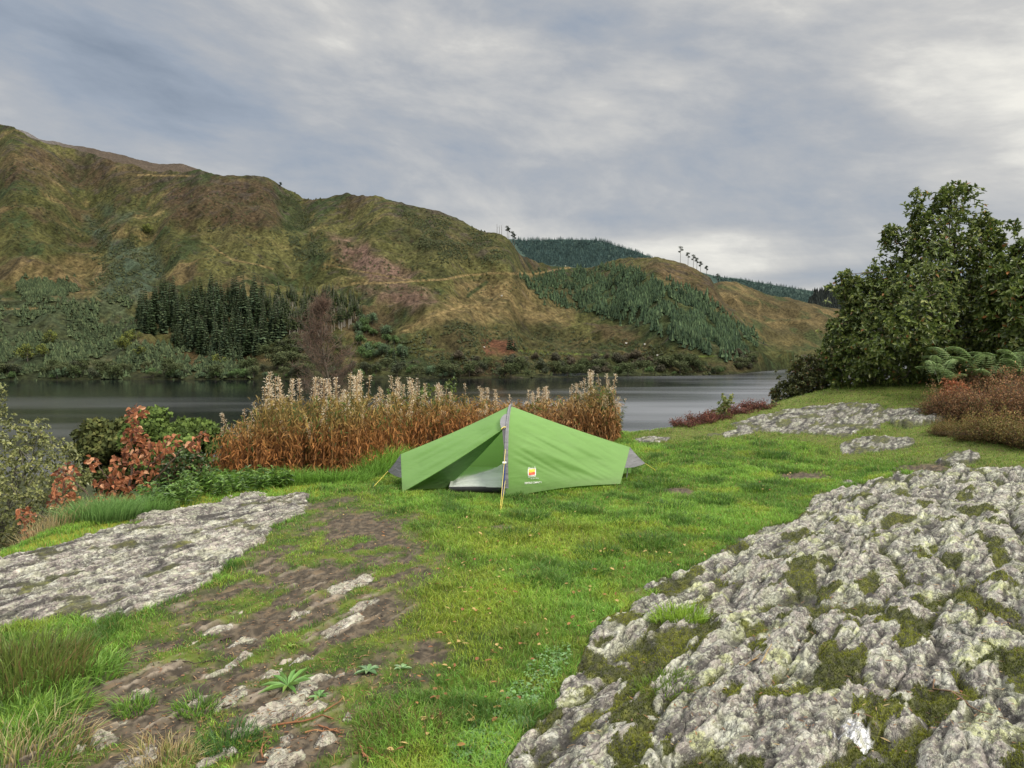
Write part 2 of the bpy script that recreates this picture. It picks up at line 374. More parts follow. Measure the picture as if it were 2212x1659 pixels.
olive, yolive, brown, rust, dgreen, teal, tan, pink = [np.array(c) for c in ((.062, .066, .022), (.100, .096, .034), (.076, .052, .030), (.125, .055, .032), (.035, .052, .02), (.06, .085, .055), (.21, .155, .07), (.165, .105, .08))]
def near(h, poly, wd=14, wob=16, seed=0):
    X, Y = h.Xp, h.Yp
    s = sdpoly(X, Y, poly) + wob * fbm(h.P[..., 0] / 28, h.P[..., 1] / 36, 40 + seed, 4) * 1.6
    return 1 - sst(-wd, wd, s)
def colA(h, q, q2, x, y):
    a = fbm(x / 120, y / 150, 21, 4); b = fbm(x / 40, y / 55, 22, 4); c = fbm(x / 13, y / 18, 23, 4); d = fbm(x / 4.5, y / 7, 24, 3)
    col = cmix(olive, yolive, sst(-.3, .35, a + .5 * b + .35 * c))
    col = cmix(col, brown, .7 * sst(.05, .33, fbm(x / 70, y / 90, 25, 5) + .3 * c))
    col = cmix(col, dgreen, .85 * sst(.05, .32, fbm(x / 55, y / 60, 26, 5) + .35 * d))
    col = cmix(col, tan, .5 * sst(.12, .4, fbm(x / 45, y / 30, 27, 5)))
    X, Y = h.Xp, h.Yp
    def put(poly, cc_, k, wd=14, wob=16, s=0):
        nonlocal col
        col = cmix(col, cc_, k * near(h, poly, wd, wob, s) * (.65 + .7 * sst(-.2, .3, c)).clip(0, 1))
    put([(370, 400), (560, 388), (605, 410), (610, 480), (500, 530), (380, 490), (350, 440)], brown * .95, .85, s=1)
    put([(0, 320), (250, 345), (420, 380), (330, 410), (100, 400), (0, 380)], brown * 1.1, .6, s=2)
    put([(590, 395), (640, 420), (655, 470), (700, 560), (640, 565), (615, 500), (600, 450)], dgreen, .85, s=3)
    put([(190, 470), (260, 520), (330, 540), (355, 600), (300, 650), (220, 650), (200, 600), (250, 560), (200, 510)], teal, .9, s=4)
    put([(210, 440), (290, 450), (290, 490), (230, 480)], teal * .85, .6, s=5)
    put([(60, 560), (210, 550), (240, 600), (180, 650), (60, 645), (20, 600)], tan * .85, .7, s=6)
    put([(430, 480), (660, 510), (660, 570), (560, 600), (450, 580)], yolive * 1.1, .75, s=7)
    put([(660, 470), (760, 500), (900, 530), (1080, 540), (1120, 575), (900, 590), (820, 570), (740, 520)], yolive * 1.1, .7, s=8)
    put([(712, 510), (790, 530), (850, 570), (900, 590), (870, 612), (800, 612), (770, 590), (735, 560)], pink, .95, s=9)
    put([(780, 620), (900, 615), (950, 650), (900, 670), (820, 660), (800, 640)], pink * .9, .7, s=10)
    put([(850, 440), (950, 450), (1040, 500), (1090, 560), (990, 560), (900, 540), (850, 500)], cmix(dgreen, brown, .4), .6, s=11)
    put([(0, 650), (280, 630), (300, 760), (250, 810), (0, 820)], cmix(dgreen, teal, .55), .75, s=12)
    put([(300, 740), (560, 760), (640, 815), (300, 818)], cmix(olive, rust, .5) * .9, .8, s=13)
    put([(940, 700), (1180, 690), (1300, 740), (1250, 790), (1000, 800), (900, 760)], cmix(olive, brown, .45), .6, s=14)
    put([(1000, 600), (1200, 590), (1280, 640), (1230, 700), (1080, 690), (960, 700), (900, 690), (980, 640)], tan * .85, .8, s=15)
    put([(1380, 560), (1460, 560), (1540, 610), (1600, 690), (1500, 640), (1420, 600)], cmix(brown, tan, .25), .9, s=16)
    put([(1120, 600), (1240, 580), (1380, 600), (1500, 650), (1600, 700), (1680, 760), (1560, 775), (1450, 740), (1300, 690), (1180, 650)], dgreen * 1.1, .75, s=17)
    put([(960, 790), (1090, 780), (1110, 815), (950, 818)], rust, .9, 8, 8, s=18)
    put([(1040, 735), (1115, 738), (1110, 768), (1050, 765)], rust, .9, 6, 8, s=19)
    put([(1440, 785), (1600, 780), (1640, 800), (1440, 808)], cmix(rust, brown, .5), .8, 6, 8, s=20)
    put([(-200, 795), (1750, 775), (1750, 830), (-200, 830)], dgreen, .55, 8, 10, s=21)
    for pl, cc_, wd in (([(300, 378), (420, 380)], tan, 1.8), ([(455, 530), (500, 560), (590, 580)], tan, 1.6), ([(760, 612), (850, 611), (960, 603), (1010, 595), (1060, 590), (1150, 592), (1240, 576), (1262, 574)], tan * 1.15, 2.2), ([(700, 570), (800, 590), (900, 607)], tan * .9, 1.6),
                       ([(870, 716), (930, 684), (1000, 662), (1060, 664)], tan * 1.1, 2.0), ([(1120, 758), (1200, 763), (1300, 766)], np.array((.16, .22, .05)), 1.5), ([(1425, 771), (1480, 770), (1560, 768)], np.array((.16, .22, .05)), 1.5),
                       ([(1010, 640), (1050, 610)], dgreen, 4), ([(0, 668), (120, 665)], tan, 1.5), ([(820, 752), (960, 755)], np.array((.1, .13, .04)), 1.5)):
        s = sdline(X + 3 * c, Y + 3 * b, pl)
        col = cmix(col, cc_, .85 * (1 - sst(wd * .5, wd * 1.5, s)))
    col = cmix(col, np.array((.03, .035, .015)), .8 * (1 - sst(.0, .05, h.T)))
    # exposed crags in the steeper folds
    col = cmix(col, np.array((.075, .06, .05)), .6 * sst(.25, .5, fbm(x / 22, y / 11, 31, 4) + .25 * sst(.7, 1, h.T)))
    return np.clip(col * (.80 + .5 * d[..., None] + .42 * c[..., None] + .3 * b[..., None]), .008, 1)
hillA = make_hill('hillside', -650, 1715, 1300, 330, shoreA, ridgeA, distA, 1.0, 1.0, colA, label='steep grass and heather hillside across the lake')
# the higher, hazy brown shoulder behind the left ridge
rB = table([(-100, 235), (60, 285), (85, 300), (120, 306), (180, 319), (240, 331), (270, 334), (300, 345), (345, 354), (395, 355), (430, 366), (470, 380), (520, 400)])
def colB(h, q, q2, x, y):
    c = fbm(x / 30, y / 40, 61, 4); return np.clip(cmix(np.array((.075, .058, .042)), np.array((.13, .12, .115)), np.clip(1 - (h.Xp - 60) / 130, 0, 1)) * (1 + .4 * c[..., None]), .01, 1)  # paler grey to the left: low-cloud haze mixed into the colour
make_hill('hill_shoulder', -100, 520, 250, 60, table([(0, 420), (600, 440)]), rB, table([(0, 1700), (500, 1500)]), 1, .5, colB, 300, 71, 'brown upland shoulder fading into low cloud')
# far wooded hill in the gap
rE = table([(1000, 560), (1080, 518), (1110, 517), (1150, 522), (1200, 519), (1230, 517), (1290, 519), (1330, 530), (1370, 542), (1400, 553), (1450, 575), (1560, 598), (1600, 603), (1650, 612), (1700, 620), (1760, 630), (1830, 640), (2300, 650)])
def colE(h, q, q2, x, y):
    c = fbm(x / 60, y / 60, 62, 4); return np.clip(cmix(np.array((.035, .06, .05)), np.array((.055, .085, .07)), sst(-.3, .3, c)), .01, 1)  # bluish tint puts distance haze into the forest green
hillE = make_hill('far_hill', 1000, 2300, 500, 70, table([(0, 690), (2300, 715)]), rE, table([(1000, 2300), (1400, 2300), (1600, 2900), (2300, 3000)]), 1, .6, colE, 900, 81, 'distant hill under dark conifer forest')
rD = table([(1480, 640), (1530, 616), (1560, 608), (1590, 609), (1625, 622), (1660, 634), (1700, 640), (1760, 653), (1800, 664), (1850, 676), (1950, 700), (2300, 720)])
shD = table([(1480, 808), (1600, 801), (1640, 797), (1700, 793), (1800, 790), (2300, 780)])
def colD(h, q, q2, x, y):
    b = fbm(x / 60, y / 80, 63, 4); c = fbm(x / 22, y / 30, 64, 4)
    col = cmix(cmix(brown, olive, .35) * 1.0, tan * .75, .8 * sst(-.05, .5, b + .3 * c)); col = cmix(col, olive, .6 * (1 - sst(.2, .7, h.T)))
    col = cmix(col, dgreen, .7 * sst(.05, .3, fbm(x / 40, y / 50, 65, 4)))
    for pl in ([(1590, 640), (1610, 680), (1660, 700), (1740, 690)], [(1560, 612), (1640, 650), (1640, 690)]):
        col = cmix(col, tan * .9, .45 * (1 - sst(1, 4, sdline(h.Xp + 22 * b + 8 * c, h.Yp + 12 * b, pl))))
    col = cmix(col, dgreen, .8 * (1 - sst(.02, .13, h.T)))
    return np.clip(col * (1 + .5 * c[..., None]), .01, 1)
hillD = make_hill('far_hillside', 1480, 2300, 420, 150, shD, rD, table([(1480, 1300), (2300, 1500)]), 1, .9, colD, 400, 91, 'brown and tan hillside at the end of the lake')
rF = table([(1740, 660), (1758, 634), (1790, 626), (1850, 612), (1950, 600), (2300, 590)])
hillF = make_hill('wooded_hill', 1740, 2300, 200, 50, table([(0, 700), (2300, 720)]), rF, table([(1700, 1700), (2300, 1800)]), 1, .4, lambda h, q, q2, x, y: np.broadcast_to(np.array((.022, .028, .03)), h.P.shape).copy(), 300, 95, 'dark wooded rise at the end of the lake')

# ------------------------------------------------------------------ lake
m, N = new_mat('lake_water')
tc = N('ShaderNodeTexCoord').outputs['Object']
mp = N('ShaderNodeMapping', {'Vector': tc, 'Scale': (.22, 1.0, 1)}).outputs[0]
w1 = N('ShaderNodeTexNoise', {'Vector': mp, 'Scale': .9, 'Detail': 5, 'Roughness': .6}).outputs[0]
w2 = N('ShaderNodeTexNoise', {'Vector': mp, 'Scale': .12, 'Detail': 4}).outputs[0]
calm = N('ShaderNodeTexNoise', {'Vector': N('ShaderNodeMapping', {'Vector': tc, 'Scale': (.25, 1, 1)}).outputs[0], 'Scale': .012, 'Detail': 4}).outputs[0]
amp = N('ShaderNodeMapRange', {'Value': calm, 'From Min': .35, 'From Max': .65, 'To Min': .45, 'To Max': 1.0}).outputs[0]
bm = N('ShaderNodeBump', {'Height': N.math('ADD', w1, N.math('MULTIPLY', w2, 1.5)), 'Strength': amp, 'Distance': .05}).outputs[0]
lx, ly, lz = N('ShaderNodeSeparateXYZ', {0: tc}).outputs[:3]
rg = N.math('ADD', N('ShaderNodeMapRange', {'Value': ly, 'From Min': 520, 'From Max': 260, 'To Min': .06, 'To Max': .22}).outputs[0], N('ShaderNodeMapRange', {'Value': lx, 'From Min': -60, 'From Max': 110, 'To Min': 0.0, 'To Max': .16}).outputs[0])
rg = N.math('MULTIPLY', rg, N('ShaderNodeMapRange', {'Value': calm, 'From Min': .38, 'From Max': .6, 'To Min': .6, 'To Max': 1.1}).outputs[0])
wc = N.mix(N('ShaderNodeMapRange', {'Value': rg, 'From Min': .15, 'From Max': .34}).outputs[0], (.004, .006, .009), (.15, .157, .17))  # paler base colour on the rougher water paints in bright sky reflected by ripples
p = N('ShaderNodeBsdfPrincipled', {'Base Color': wc, 'Roughness': rg, 'IOR': 1.5, 'Specular IOR Level': .5, 'Normal': bm})
N('ShaderNodeOutputMaterial', {'Surface': p.outputs[0]})
me = mesh_np('lake', [(-2500, 20, LAKE), (2500, 20, LAKE), (2500, 3500, LAKE), (-2500, 3500, LAKE)], np.array([[0, 1, 2, 3]]))
tag(new_obj('lake', me, m), 'dark rippled lake water', None, None, 'structure')
# ------------------------------------------------------------------ near ground
edgeT = table([(-1500, 4.0), (-300, 4.6), (0, 6.0), (150, 6.8), (350, 8.1), (500, 9.4), (640, 11.2), (860, 12.6), (1100, 12.8), (1300, 12.2), (1370, 12.0), (1460, 12.5), (1550, 13.2), (1700, 14.4), (1850, 15.6), (2100, 16.6), (2600, 17), (4000, 12)])
def strike(x, y):                     # along / across the grain of the bedrock
    k = math.hypot(4.2, 6.4); ex, ey = 4.2 / k, 6.4 / k
    return x * ex + y * ey, x * ey - y * ex
U0, V0 = strike(0.0, 3.0)
def base_h(x, y):
    a = np.clip(x / np.maximum(y, .6), -3, 3); X = CXP + FL * a; E = edgeT(X)
    z = .03 * fbm(x / 1.7, y / 1.7, 5, 3)
    z = z + .48 * sst(9.5, 16, y) * sst(-2.5, 5, x) + .30 * sst(4, 8, x) * sst(6.5, 11, y) + .10 * sst(8.5, 12, y)
    u, v = strike(x, y); s = v - V0 - .18 * fbm(u / 1.3, v * 0 + 3, 6, 2)
    far = sst(11.5, 9.5, y)
    z = z + far * (.09 * sst(-.12, .6, s) + .075 * np.clip(s, 0, 2.2))
    z = z - .10 * sst(-1.0, -4.5, x) * sst(7, 4, y)
    t = np.maximum(y - E + .5 * fbm(x / 2, y / 3, 8, 2), 0)
    z = z - (6.5 * (1 - np.exp(-t / 6.0)) * sst(0, 1.2, t) + .125 * t)
    return np.maximum(z, LAKE - 3), t
OUT = [(1085, 1740), (1098, 1659), (1115, 1600), (1180, 1520), (1250, 1420), (1262, 1385), (1310, 1350), (1420, 1272), (1480, 1240), (1570, 1185), (1640, 1150), (1720, 1125), (1765, 1082), (1815, 1050), (1870, 1045), (1930, 1018), (2010, 1022), (2100, 1008), (2212, 1012), (2500, 1000), (3200, 1100), (5000, 1700), (5000, 5000), (-1500, 5000), (900, 2200)]
SLAB = [(-500, 1330), (-100, 1245), (0, 1214), (100, 1190), (200, 1160), (330, 1118), (420, 1098), (490, 1080), (600, 1072), (668, 1070), (655, 1108), (590, 1140), (560, 1180), (500, 1215), (450, 1262), (400, 1290), (330, 1318), (240, 1335), (150, 1345), (0, 1350), (-400, 1400)]
FAR1 = [(1530, 940), (1600, 928), (1580, 915), (1640, 898), (1700, 886), (1800, 872), (1850, 871), (1900, 872), (1905, 884), (1990, 884), (1985, 895), (1930, 902), (1900, 915), (1900, 925), (1860, 932), (1830, 944), (1760, 938), (1700, 934), (1640, 934), (1590, 942)]
FAR2 = [(1812, 962), (1850, 948), (1900, 942), (1975, 948), (1975, 960), (1930, 972), (1860, 980), (1820, 980)]
FAR3 = [(1925, 912), (1980, 905), (2035, 904), (2040, 912), (2000, 918), (1960, 925), (1930, 920)]
FAR4 = [(1360, 950), (1400, 944), (1450, 946), (1440, 954), (1390, 957)]
FAR5 = [(2020, 1000), (2060, 980), (2100, 978), (2120, 990), (2105, 1003), (2060, 1008)]
def Z(l): return [(a * .5, 1152 + b * .5) for a, b in l]
ribs = [Z(l) for l in (
 [(1005, 872), (1080, 882), (1200, 842), (1290, 765), (1395, 648), (1310, 642), (1200, 728), (1060, 808)],
 [(935, 765), (1000, 748), (1088, 682), (1050, 668), (975, 700)], [(785, 738), (850, 748), (915, 700), (865, 693)],
 [(445, 868), (540, 842), (665, 792), (620, 786), (520, 818)], [(398, 930), (480, 918), (548, 882), (480, 882), (405, 902)],
 [(480, 1030), (600, 1045), (695, 965), (620, 928), (560, 968)], [(830, 1045), (900, 1020), (1025, 955), (960, 942), (875, 985)],
 [(1070, 1030), (1180, 1050), (1345, 985), (1290, 926), (1180, 955)], [(1185, 598), (1290, 576), (1345, 552), (1290, 550), (1220, 560)], [(1100, 652), (1180, 635), (1225, 602), (1155, 596)],
 [(890, 625), (1000, 598), (1095, 535), (1050, 526), (975, 566)], [(715, 594), (800, 566), (835, 545), (765, 556)], [(560, 712), (640, 690), (635, 665), (575, 686)],
 [(1375, 455), (1460, 445), (1592, 372), (1540, 360), (1435, 405)], [(1235, 395), (1300, 375), (1345, 345), (1255, 340)], [(785, 505), (900, 458), (1085, 358), (1040, 352), (895, 424)],
 [(975, 515), (1060, 486), (1125, 445), (1055, 455)], [(1505, 345), (1560, 350), (1645, 292), (1565, 286)], [(1395, 268), (1500, 258), (1655, 182), (1555, 182), (1440, 225)],
 [(1165, 905), (1230, 915), (1265, 882), (1220, 866)], [(1355, 925), (1420, 925), (1445, 897), (1380, 890)], [(1465, 815), (1520, 825), (1535, 780), (1495, 776)],
 [(275, 980), (340, 958), (365, 935), (310, 950)], [(1480, 620), (1300, 660), (1210, 730), (1240, 690), (1330, 625)],
 [(1250, 830), (1340, 800), (1410, 745), (1370, 750), (1270, 800)])]
SOIL = [(650, 1078), (760, 1070), (850, 1082), (890, 1135), (930, 1175), (960, 1200), (930, 1265), (880, 1340), (880, 1400), (930, 1420), (915, 1480), (800, 1500), (760, 1600), (800, 1659), (760, 1740), (-100, 1740), (60, 1560), (150, 1480), (230, 1430), (260, 1370), (360, 1320), (400, 1305), (490, 1235), (565, 1165), (650, 1105)]

def ground_eval(x, y, detail=True):
    zb, t = base_h(x, y); X, Y = proj(x, np.maximum(y, .35), zb)
    u, v = strike(x, y)
    k = np.clip(6.0 / np.maximum(y, 1), .6, 3)
    wob = (20 * fbm(u * 1.6, v * 3.2, 12, 5) + 5 * perlin(x * 9, y * 9, 14)) * k
    D = {}
    reg = np.zeros(x.shape, np.int16); m = np.zeros(x.shape); best = np.full(x.shape, 1e9)
    big = [(1, OUT, 1.5), (2, SLAB, 1.2), (3, FAR1, .6), (4, FAR2, .45), (5, FAR3, .35), (6, FAR4, .3), (7, FAR5, .4)]
    for i, p, a in big:
        s = sdpoly(X, Y, p) + wob * a; w_ = 7 * np.clip(k, .5, 2)
        m = np.maximum(m, 1 - sst(-w_ * .4, w_ * .4, s)); reg = np.where(s < 0, i, reg); best = np.minimum(best, s)
        if i == 1: sO = s
        if i == 2: sS = s
    for i, p in enumerate(ribs):
        pa = np.array(p); bb = (X > pa[:, 0].min() - 14) & (X < pa[:, 0].max() + 14) & (Y > pa[:, 1].min() - 14) & (Y < pa[:, 1].max() + 14)
        if not bb.any(): continue
        s = sdpoly(X[bb], Y[bb], p) + 2.0 + 11 * fbm(u[bb] * 4, v[bb] * 14, 15, 3) * k[bb]
        m[bb] = np.maximum(m[bb], (1 - sst(-9, 3, s))); reg[bb] = np.where((s < 0) & (reg[bb] == 0), 8 + i, reg[bb])
    m = m * (t < 1.5)
    reg = np.where(t < 1.5, reg, 0)
    out = 1 - sst(-8, 8, sO); slab = (1 - sst(-5, 5, sS)); small = (reg >= 8)
    # rock relief: knobbly, stretched along the grain, with sharp crevices
    wx = .35 * fbm(u * 1.2, v * 1.2, 30, 3); wy = .16 * fbm(u * 1.5, v * 1.5, 31, 3)
    ab = lambda q_, e_: np.sqrt(q_ * q_ + e_ * e_) - e_
    b1 = ab(perlin((u + wx) * .85, (v + wy) * 2.8, 32), .03); b2 = ab(perlin((u + wx) * 2.0, (v + wy) * 7.6, 33), .03)
    b3 = ab(perlin((u + wx * .5) * 6.5, (v + wy) * 13, 34), .03); b4 = ab(perlin(u * 15, v * 27, 35), .03); b5 = fbm(x * 45, y * 45, 36, 2)
    w1, w2, wc = worley((u + wx) * 3.4, (v + wy) * 6.2, 37); wk = np.clip(w2 - w1, 0, 1)
    fl_ = lambda b_, k_: 1 - np.exp(-b_ * k_)
    r = .040 * fl_(b1, 7) + .03 * b1 + .025 * fl_(b2, 9) + .016 * fl_(b3, 10) + .007 * fl_(b4, 8) + .0025 * b5 + .009 * sst(0, .3, wk) - .068
    def saw(f_, sd_, o_): q_ = v * f_ + 1.3 * fbm(u * .7, v * .9, sd_, 3) + .35 * perlin(u * 4, v * 3, sd_ + 3); q_ = q_ - np.floor(q_); return q_ ** 1.3 * (1 - sst(.84, 1, q_))
    sw = saw(2.6, 130, 0); sw2 = saw(7.5, 140, 0); md = sst(-.3, .3, fbm(u * .9, v * .9, 150, 2))
    r = r + .04 * sw * md + .024 * sw2
    flatr = .03 * b1 + .028 * b2 + .026 * b3 + .012 * b4 + .002 * b5 + .006 * sst(0, .5, wk)
    relief = np.where(reg == 1, r * out, 0) + np.where((reg >= 2) & (reg < 8), flatr * m * np.where(reg == 2, 1, .45) + (reg > 1) * .02 * sw2 * m, 0)
    ribh = np.where(small, m * (.012 + .05 * b2 + .022 * b3 + .008 * b4), 0)
    z = zb + relief + ribh + np.where(reg == 7, .03 * m, 0) + np.where(reg == 5, .07 * m, 0)
    soil = (1 - sst(-50, 38, sdpoly(X, Y, SOIL) + 75 * fbm(x * 1.3, y * 1.3, 16, 5)))
    for c_, rx, ry in (((760, 1100), 0, 0), ((1475, 1062), 40, 8), ((1370, 1285), 40, 12), ((1730, 1030), 60, 9), ((2010, 1012), 70, 9), ((925, 1405), 60, 30), ((1080, 1140), 30, 6)):
        if rx: soil = np.maximum(soil, 1 - sst(.6, 1.3, np.hypot((X - c_[0]) / rx, (Y - c_[1]) / ry) + .8 * fbm(x * 3, y * 3, 17, 3)))
    rough = fbm(x * 6, y * 6, 18, 4)
    z = z + np.where(reg == 0, .018 * rough + soil * (.016 * fbm(x * 18, y * 18, 19, 3) + .02 * b3), 0)
    stk = sst(.16, .30, fbm(u * 1.5, v * 10, 161, 4)) * soil * (reg == 0) * sst(1180, 1260, Y) * sst(.3, .8, soil)
    z = z + .010 * stk
    D.update(stk=stk, z=z, t=t, X=X, Y=Y, reg=reg, m=m, soil=soil, zb=zb, sS=sS, sO=sO)
    # how much living cover the soil carries
    g = fbm(u * 1.3, v * 2.6, 50, 5); g2 = fbm(x * 5, y * 5, 51, 4)
    cover = np.where(soil > .05, sst(-.12, .22, g + .5 * g2 - .10 * soil + .07), 1.0); cover = cover * soil + (1 - soil)
    D['cover'] = cover * (reg == 0) * (1 - .8 * stk)
    # moss line along the slab
    edge = (1 - sst(0, 24, np.abs(sS - 14))) * (Y < 1252 - .262 * X) * (X < 700)
    D['moss'] = edge
    heath = sst(1700, 1850, X) * sst(1010, 985, Y) + sst(1950, 2100, X) * sst(1040, 1000, Y) + sst(1330, 1420, X) * sst(965, 940, Y); heath = np.clip(heath + .5 * g * (heath > 0), 0, 1); D['heath'] = heath
    if detail:
        n1 = fbm(x * 3, y * 3, 40, 4); n2 = fbm(x * 14, y * 14, 41, 4); n3 = fbm(x * 40, y * 40, 42, 2)
        rk = cmix(np.array((.33, .295, .262)), np.array((.185, .168, .155)), sst(-.1, .35, n1 + .5 * n2))
        rk = cmix(rk, np.array((.46, .42, .36)), .8 * sst(.0, .3, fbm(x * 5, y * 7, 43, 5)))
        li = sst(.10, .18, fbm(x * 4.2, y * 4.2, 44, 5) + .25 * n3) ; rk = cmix(rk, np.array((.46, .47, .34)), .75 * li)
        li2 = sst(.20, .25, fbm(x * 9, y * 9, 45, 4)); rk = cmix(rk, np.array((.55, .56, .46)), .75 * li2)
        li3 = sst(.20, .23, fbm(x * 3.6 + 9, y * 3.6, 46, 5)) * (reg == 1); rk = cmix(rk, np.array((.50, .53, .26)), .8 * li3)
        sp = sst(.3, .36, fbm(x * 24, y * 24, 47, 3)); rk = cmix(rk, np.array((.05, .048, .05)), .7 * sp)
        rk = np.where(((reg > 2) & (reg < 8))[..., None], rk * .52, rk)
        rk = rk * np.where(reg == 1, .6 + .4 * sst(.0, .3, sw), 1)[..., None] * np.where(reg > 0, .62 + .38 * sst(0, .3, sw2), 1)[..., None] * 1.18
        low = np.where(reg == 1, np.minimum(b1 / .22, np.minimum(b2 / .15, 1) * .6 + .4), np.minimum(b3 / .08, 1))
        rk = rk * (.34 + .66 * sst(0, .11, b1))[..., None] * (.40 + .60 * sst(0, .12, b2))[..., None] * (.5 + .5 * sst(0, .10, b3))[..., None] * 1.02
        ms = sst(.20, .07, b1 + .3 * b2) * sst(-.14, .08, fbm(x * 1.8, y * 1.8, 48, 4) + .2 * n2) * (reg == 1) * sst(7.5, 3.5, y)
        ms = np.maximum(ms, (reg == 1) * sst(.15, .20, fbm(u * 1.9, v * 3.9, 49, 5) + .06 * sst(6, 3, y)) * .95)
        ms = np.maximum(ms, (reg >= 2) * (reg < 8) * sst(np.where(reg == 2, .2, .06), np.where(reg == 2, .3, .16), fbm(u * 2.2, v * 4, 52, 4)) * .85)
        D['rmoss'] = ms
        mosc = cmix(np.array((.050, .058, .012)), np.array((.14, .15, .02)), sst(-.2, .4, n2 + .4 * n1))
        rk = np.where((reg == 1)[..., None], rk * .90, rk); rk = cmix(rk, mosc, ms)
        slabc = (reg == 2); rk = np.where(slabc[..., None], cmix(rk * np.array((.88, .85, .85)) * (.75 + .5 * sst(-.25, .25, fbm(u * 1.2, v * 3.5, 190, 4)))[..., None], np.array((.26, .21, .185)), .45 * sst(470, 900, X + (Y - 1150))), rk)
        rk = np.where((reg >= 8)[..., None], cmix(rk, np.array((.40, .345, .27)), .55), rk)
        # white crust on the knob at the bottom right
        wq = np.hypot((X - 1850) / 48, (Y - 1592) / 24) + 1.3 * fbm(x * 9, y * 9, 53, 4); rk = cmix(rk, np.array((.82, .83, .86)), sst(.85, .75, wq) * (reg == 1))
        so_ = cmix(np.array((.050, .041, .030)), np.array((.115, .092, .065)), sst(-.2, .35, n2 + .5 * n3)); so_ = cmix(so_, np.array((.16, .115, .07)), .6 * sst(.15, .35, fbm(u * 6, v * 20, 54, 3)))
        so_ = cmix(so_, cmix(np.array((.30, .25, .19)), np.array((.17, .14, .11)), sst(-.2, .3, n2)), .85 * stk)
        gr = cmix(np.array((.040, .062, .012)), np.array((.10, .13, .02)), sst(-.3, .3, n1)); gr = cmix(gr, np.array((.14, .11, .04)), .5 * sst(.1, .35, n2))
        gr = cmix(gr, cmix(np.array((.10, .125, .026)), np.array((.09, .07, .03)), sst(.0, .4, n2)), heath)
        gc = cmix(so_, gr, cover); gc = cmix(gc, np.array((.20, .21, .02)), edge * .9); gc = cmix(gc, np.array((.03, .035, .012)), sst(.2, 1.5, t))
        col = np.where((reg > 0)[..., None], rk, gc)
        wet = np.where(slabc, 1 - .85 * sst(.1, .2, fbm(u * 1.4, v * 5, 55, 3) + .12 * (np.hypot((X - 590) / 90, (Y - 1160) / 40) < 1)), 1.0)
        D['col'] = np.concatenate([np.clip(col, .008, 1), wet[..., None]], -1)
    return D
nX, nR = 1060, 1010
aa = np.linspace(-.86, .86, nX)
q = np.linspace(1 / math.sqrt(1.15), 1 / math.sqrt(24), nR); dd_ = np.concatenate([1 / q ** 2, 24 * (260 / 24) ** (np.arange(1, 60) / 59)])
gx = aa[None] * dd_[:, None]; gy = np.broadcast_to(dd_[:, None], gx.shape).copy()
G = ground_eval(gx, gy)
V = np.stack([gx, gy, G['z']], -1).reshape(-1, 3); COL = G['col'].reshape(-1, 4)
nr = len(dd_); i = np.arange(nr - 1)[:, None] * nX; j = np.arange(nX - 1)[None]
F = np.stack([i + j, i + j + 1, i + nX + j + 1, i + nX + j], -1).reshape(-1, 4)
RG = G['reg'].reshape(-1); fr = RG[F].max(1)
for rr in range(3, 8 + len(ribs)):    # each small outcrop stays one connected piece
    ids = np.nonzero(fr == rr)[0]
    if len(ids) == 0: continue
    S_ = set(ids.tolist()); best_ = set(); w_ = nX - 1
    while S_:
        st_ = [S_.pop()]; cp = set(st_)
        while st_:
            q_ = st_.pop()
            for nb in (q_ - 1, q_ + 1, q_ - w_, q_ + w_):
                if nb in S_: S_.discard(nb); cp.add(nb); st_.append(nb)
        if len(cp) > len(best_): best_ = cp
    drop = [k_ for k_ in ids.tolist() if k_ not in best_]; fr[drop] = 0
LBL = {1: ('rock_outcrop', 'large knobbly grey rock outcrop with moss and pale lichen filling the right foreground'),
       2: ('rock_slab', 'broad pale lichen-covered rock slab at the left, wet in its middle'),
       3: ('rock_outcrop', 'long low grey rock outcrop in front of the big bush on the right'),
       4: ('rock_slab', 'small flat grey rock slab in the grass below the long outcrop'),
       5: ('rock_ledge', 'short grey rock ledge beside the heather on the right'),
       6: ('rock_slab', 'tiny flat rock slab at the lawn edge right of the tent'),
       7: ('rock_mound', 'mossy dark rock mound just behind the large foreground outcrop'),
       8: ('rock_rib', 'largest bare pale rock rib beside the green rosette plant in the foreground')}
def sub(mask):
    f = F[mask]; u_, inv = np.unique(f, return_inverse=True); return V[u_], inv.reshape(f.shape), COL[u_]
v_, f_, c_ = sub(fr == 0)
tag(new_obj('ground', mesh_np('ground', v_, f_, c_, True), M['ground']), 'grassy clearing with bare trodden soil and moss', None, None, 'structure')
for rr in range(1, 8 + len(ribs)):
    mk = fr == rr
    if mk.sum() < 12: continue
    v_, f_, c_ = sub(mk); nm, lb = LBL.get(rr, ('rock_rib', 'low narrow pale rock rib poking through the trodden soil and thin grass'))
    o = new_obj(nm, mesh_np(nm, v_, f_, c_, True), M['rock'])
    tag(o, lb, 'rock', 'low rock ribs poking through the soil' if rr >= 8 else None)
def gidx(x, y):                       # nearest cell of the ground grid
    x = np.atleast_1d(np.asarray(x, float)); y = np.atleast_1d(np.asarray(y, float))
    r = np.clip(np.searchsorted(dd_, y), 1, len(dd_) - 1); r = np.where(np.abs(dd_[r - 1] - y) < np.abs(dd_[r] - y), r - 1, r)
    c = np.clip(np.round((x / y - aa[0]) / (aa[1] - aa[0])).astype(int), 0, nX - 1); return r, c
def gz(x, y): return G['z'][gidx(x, y)]
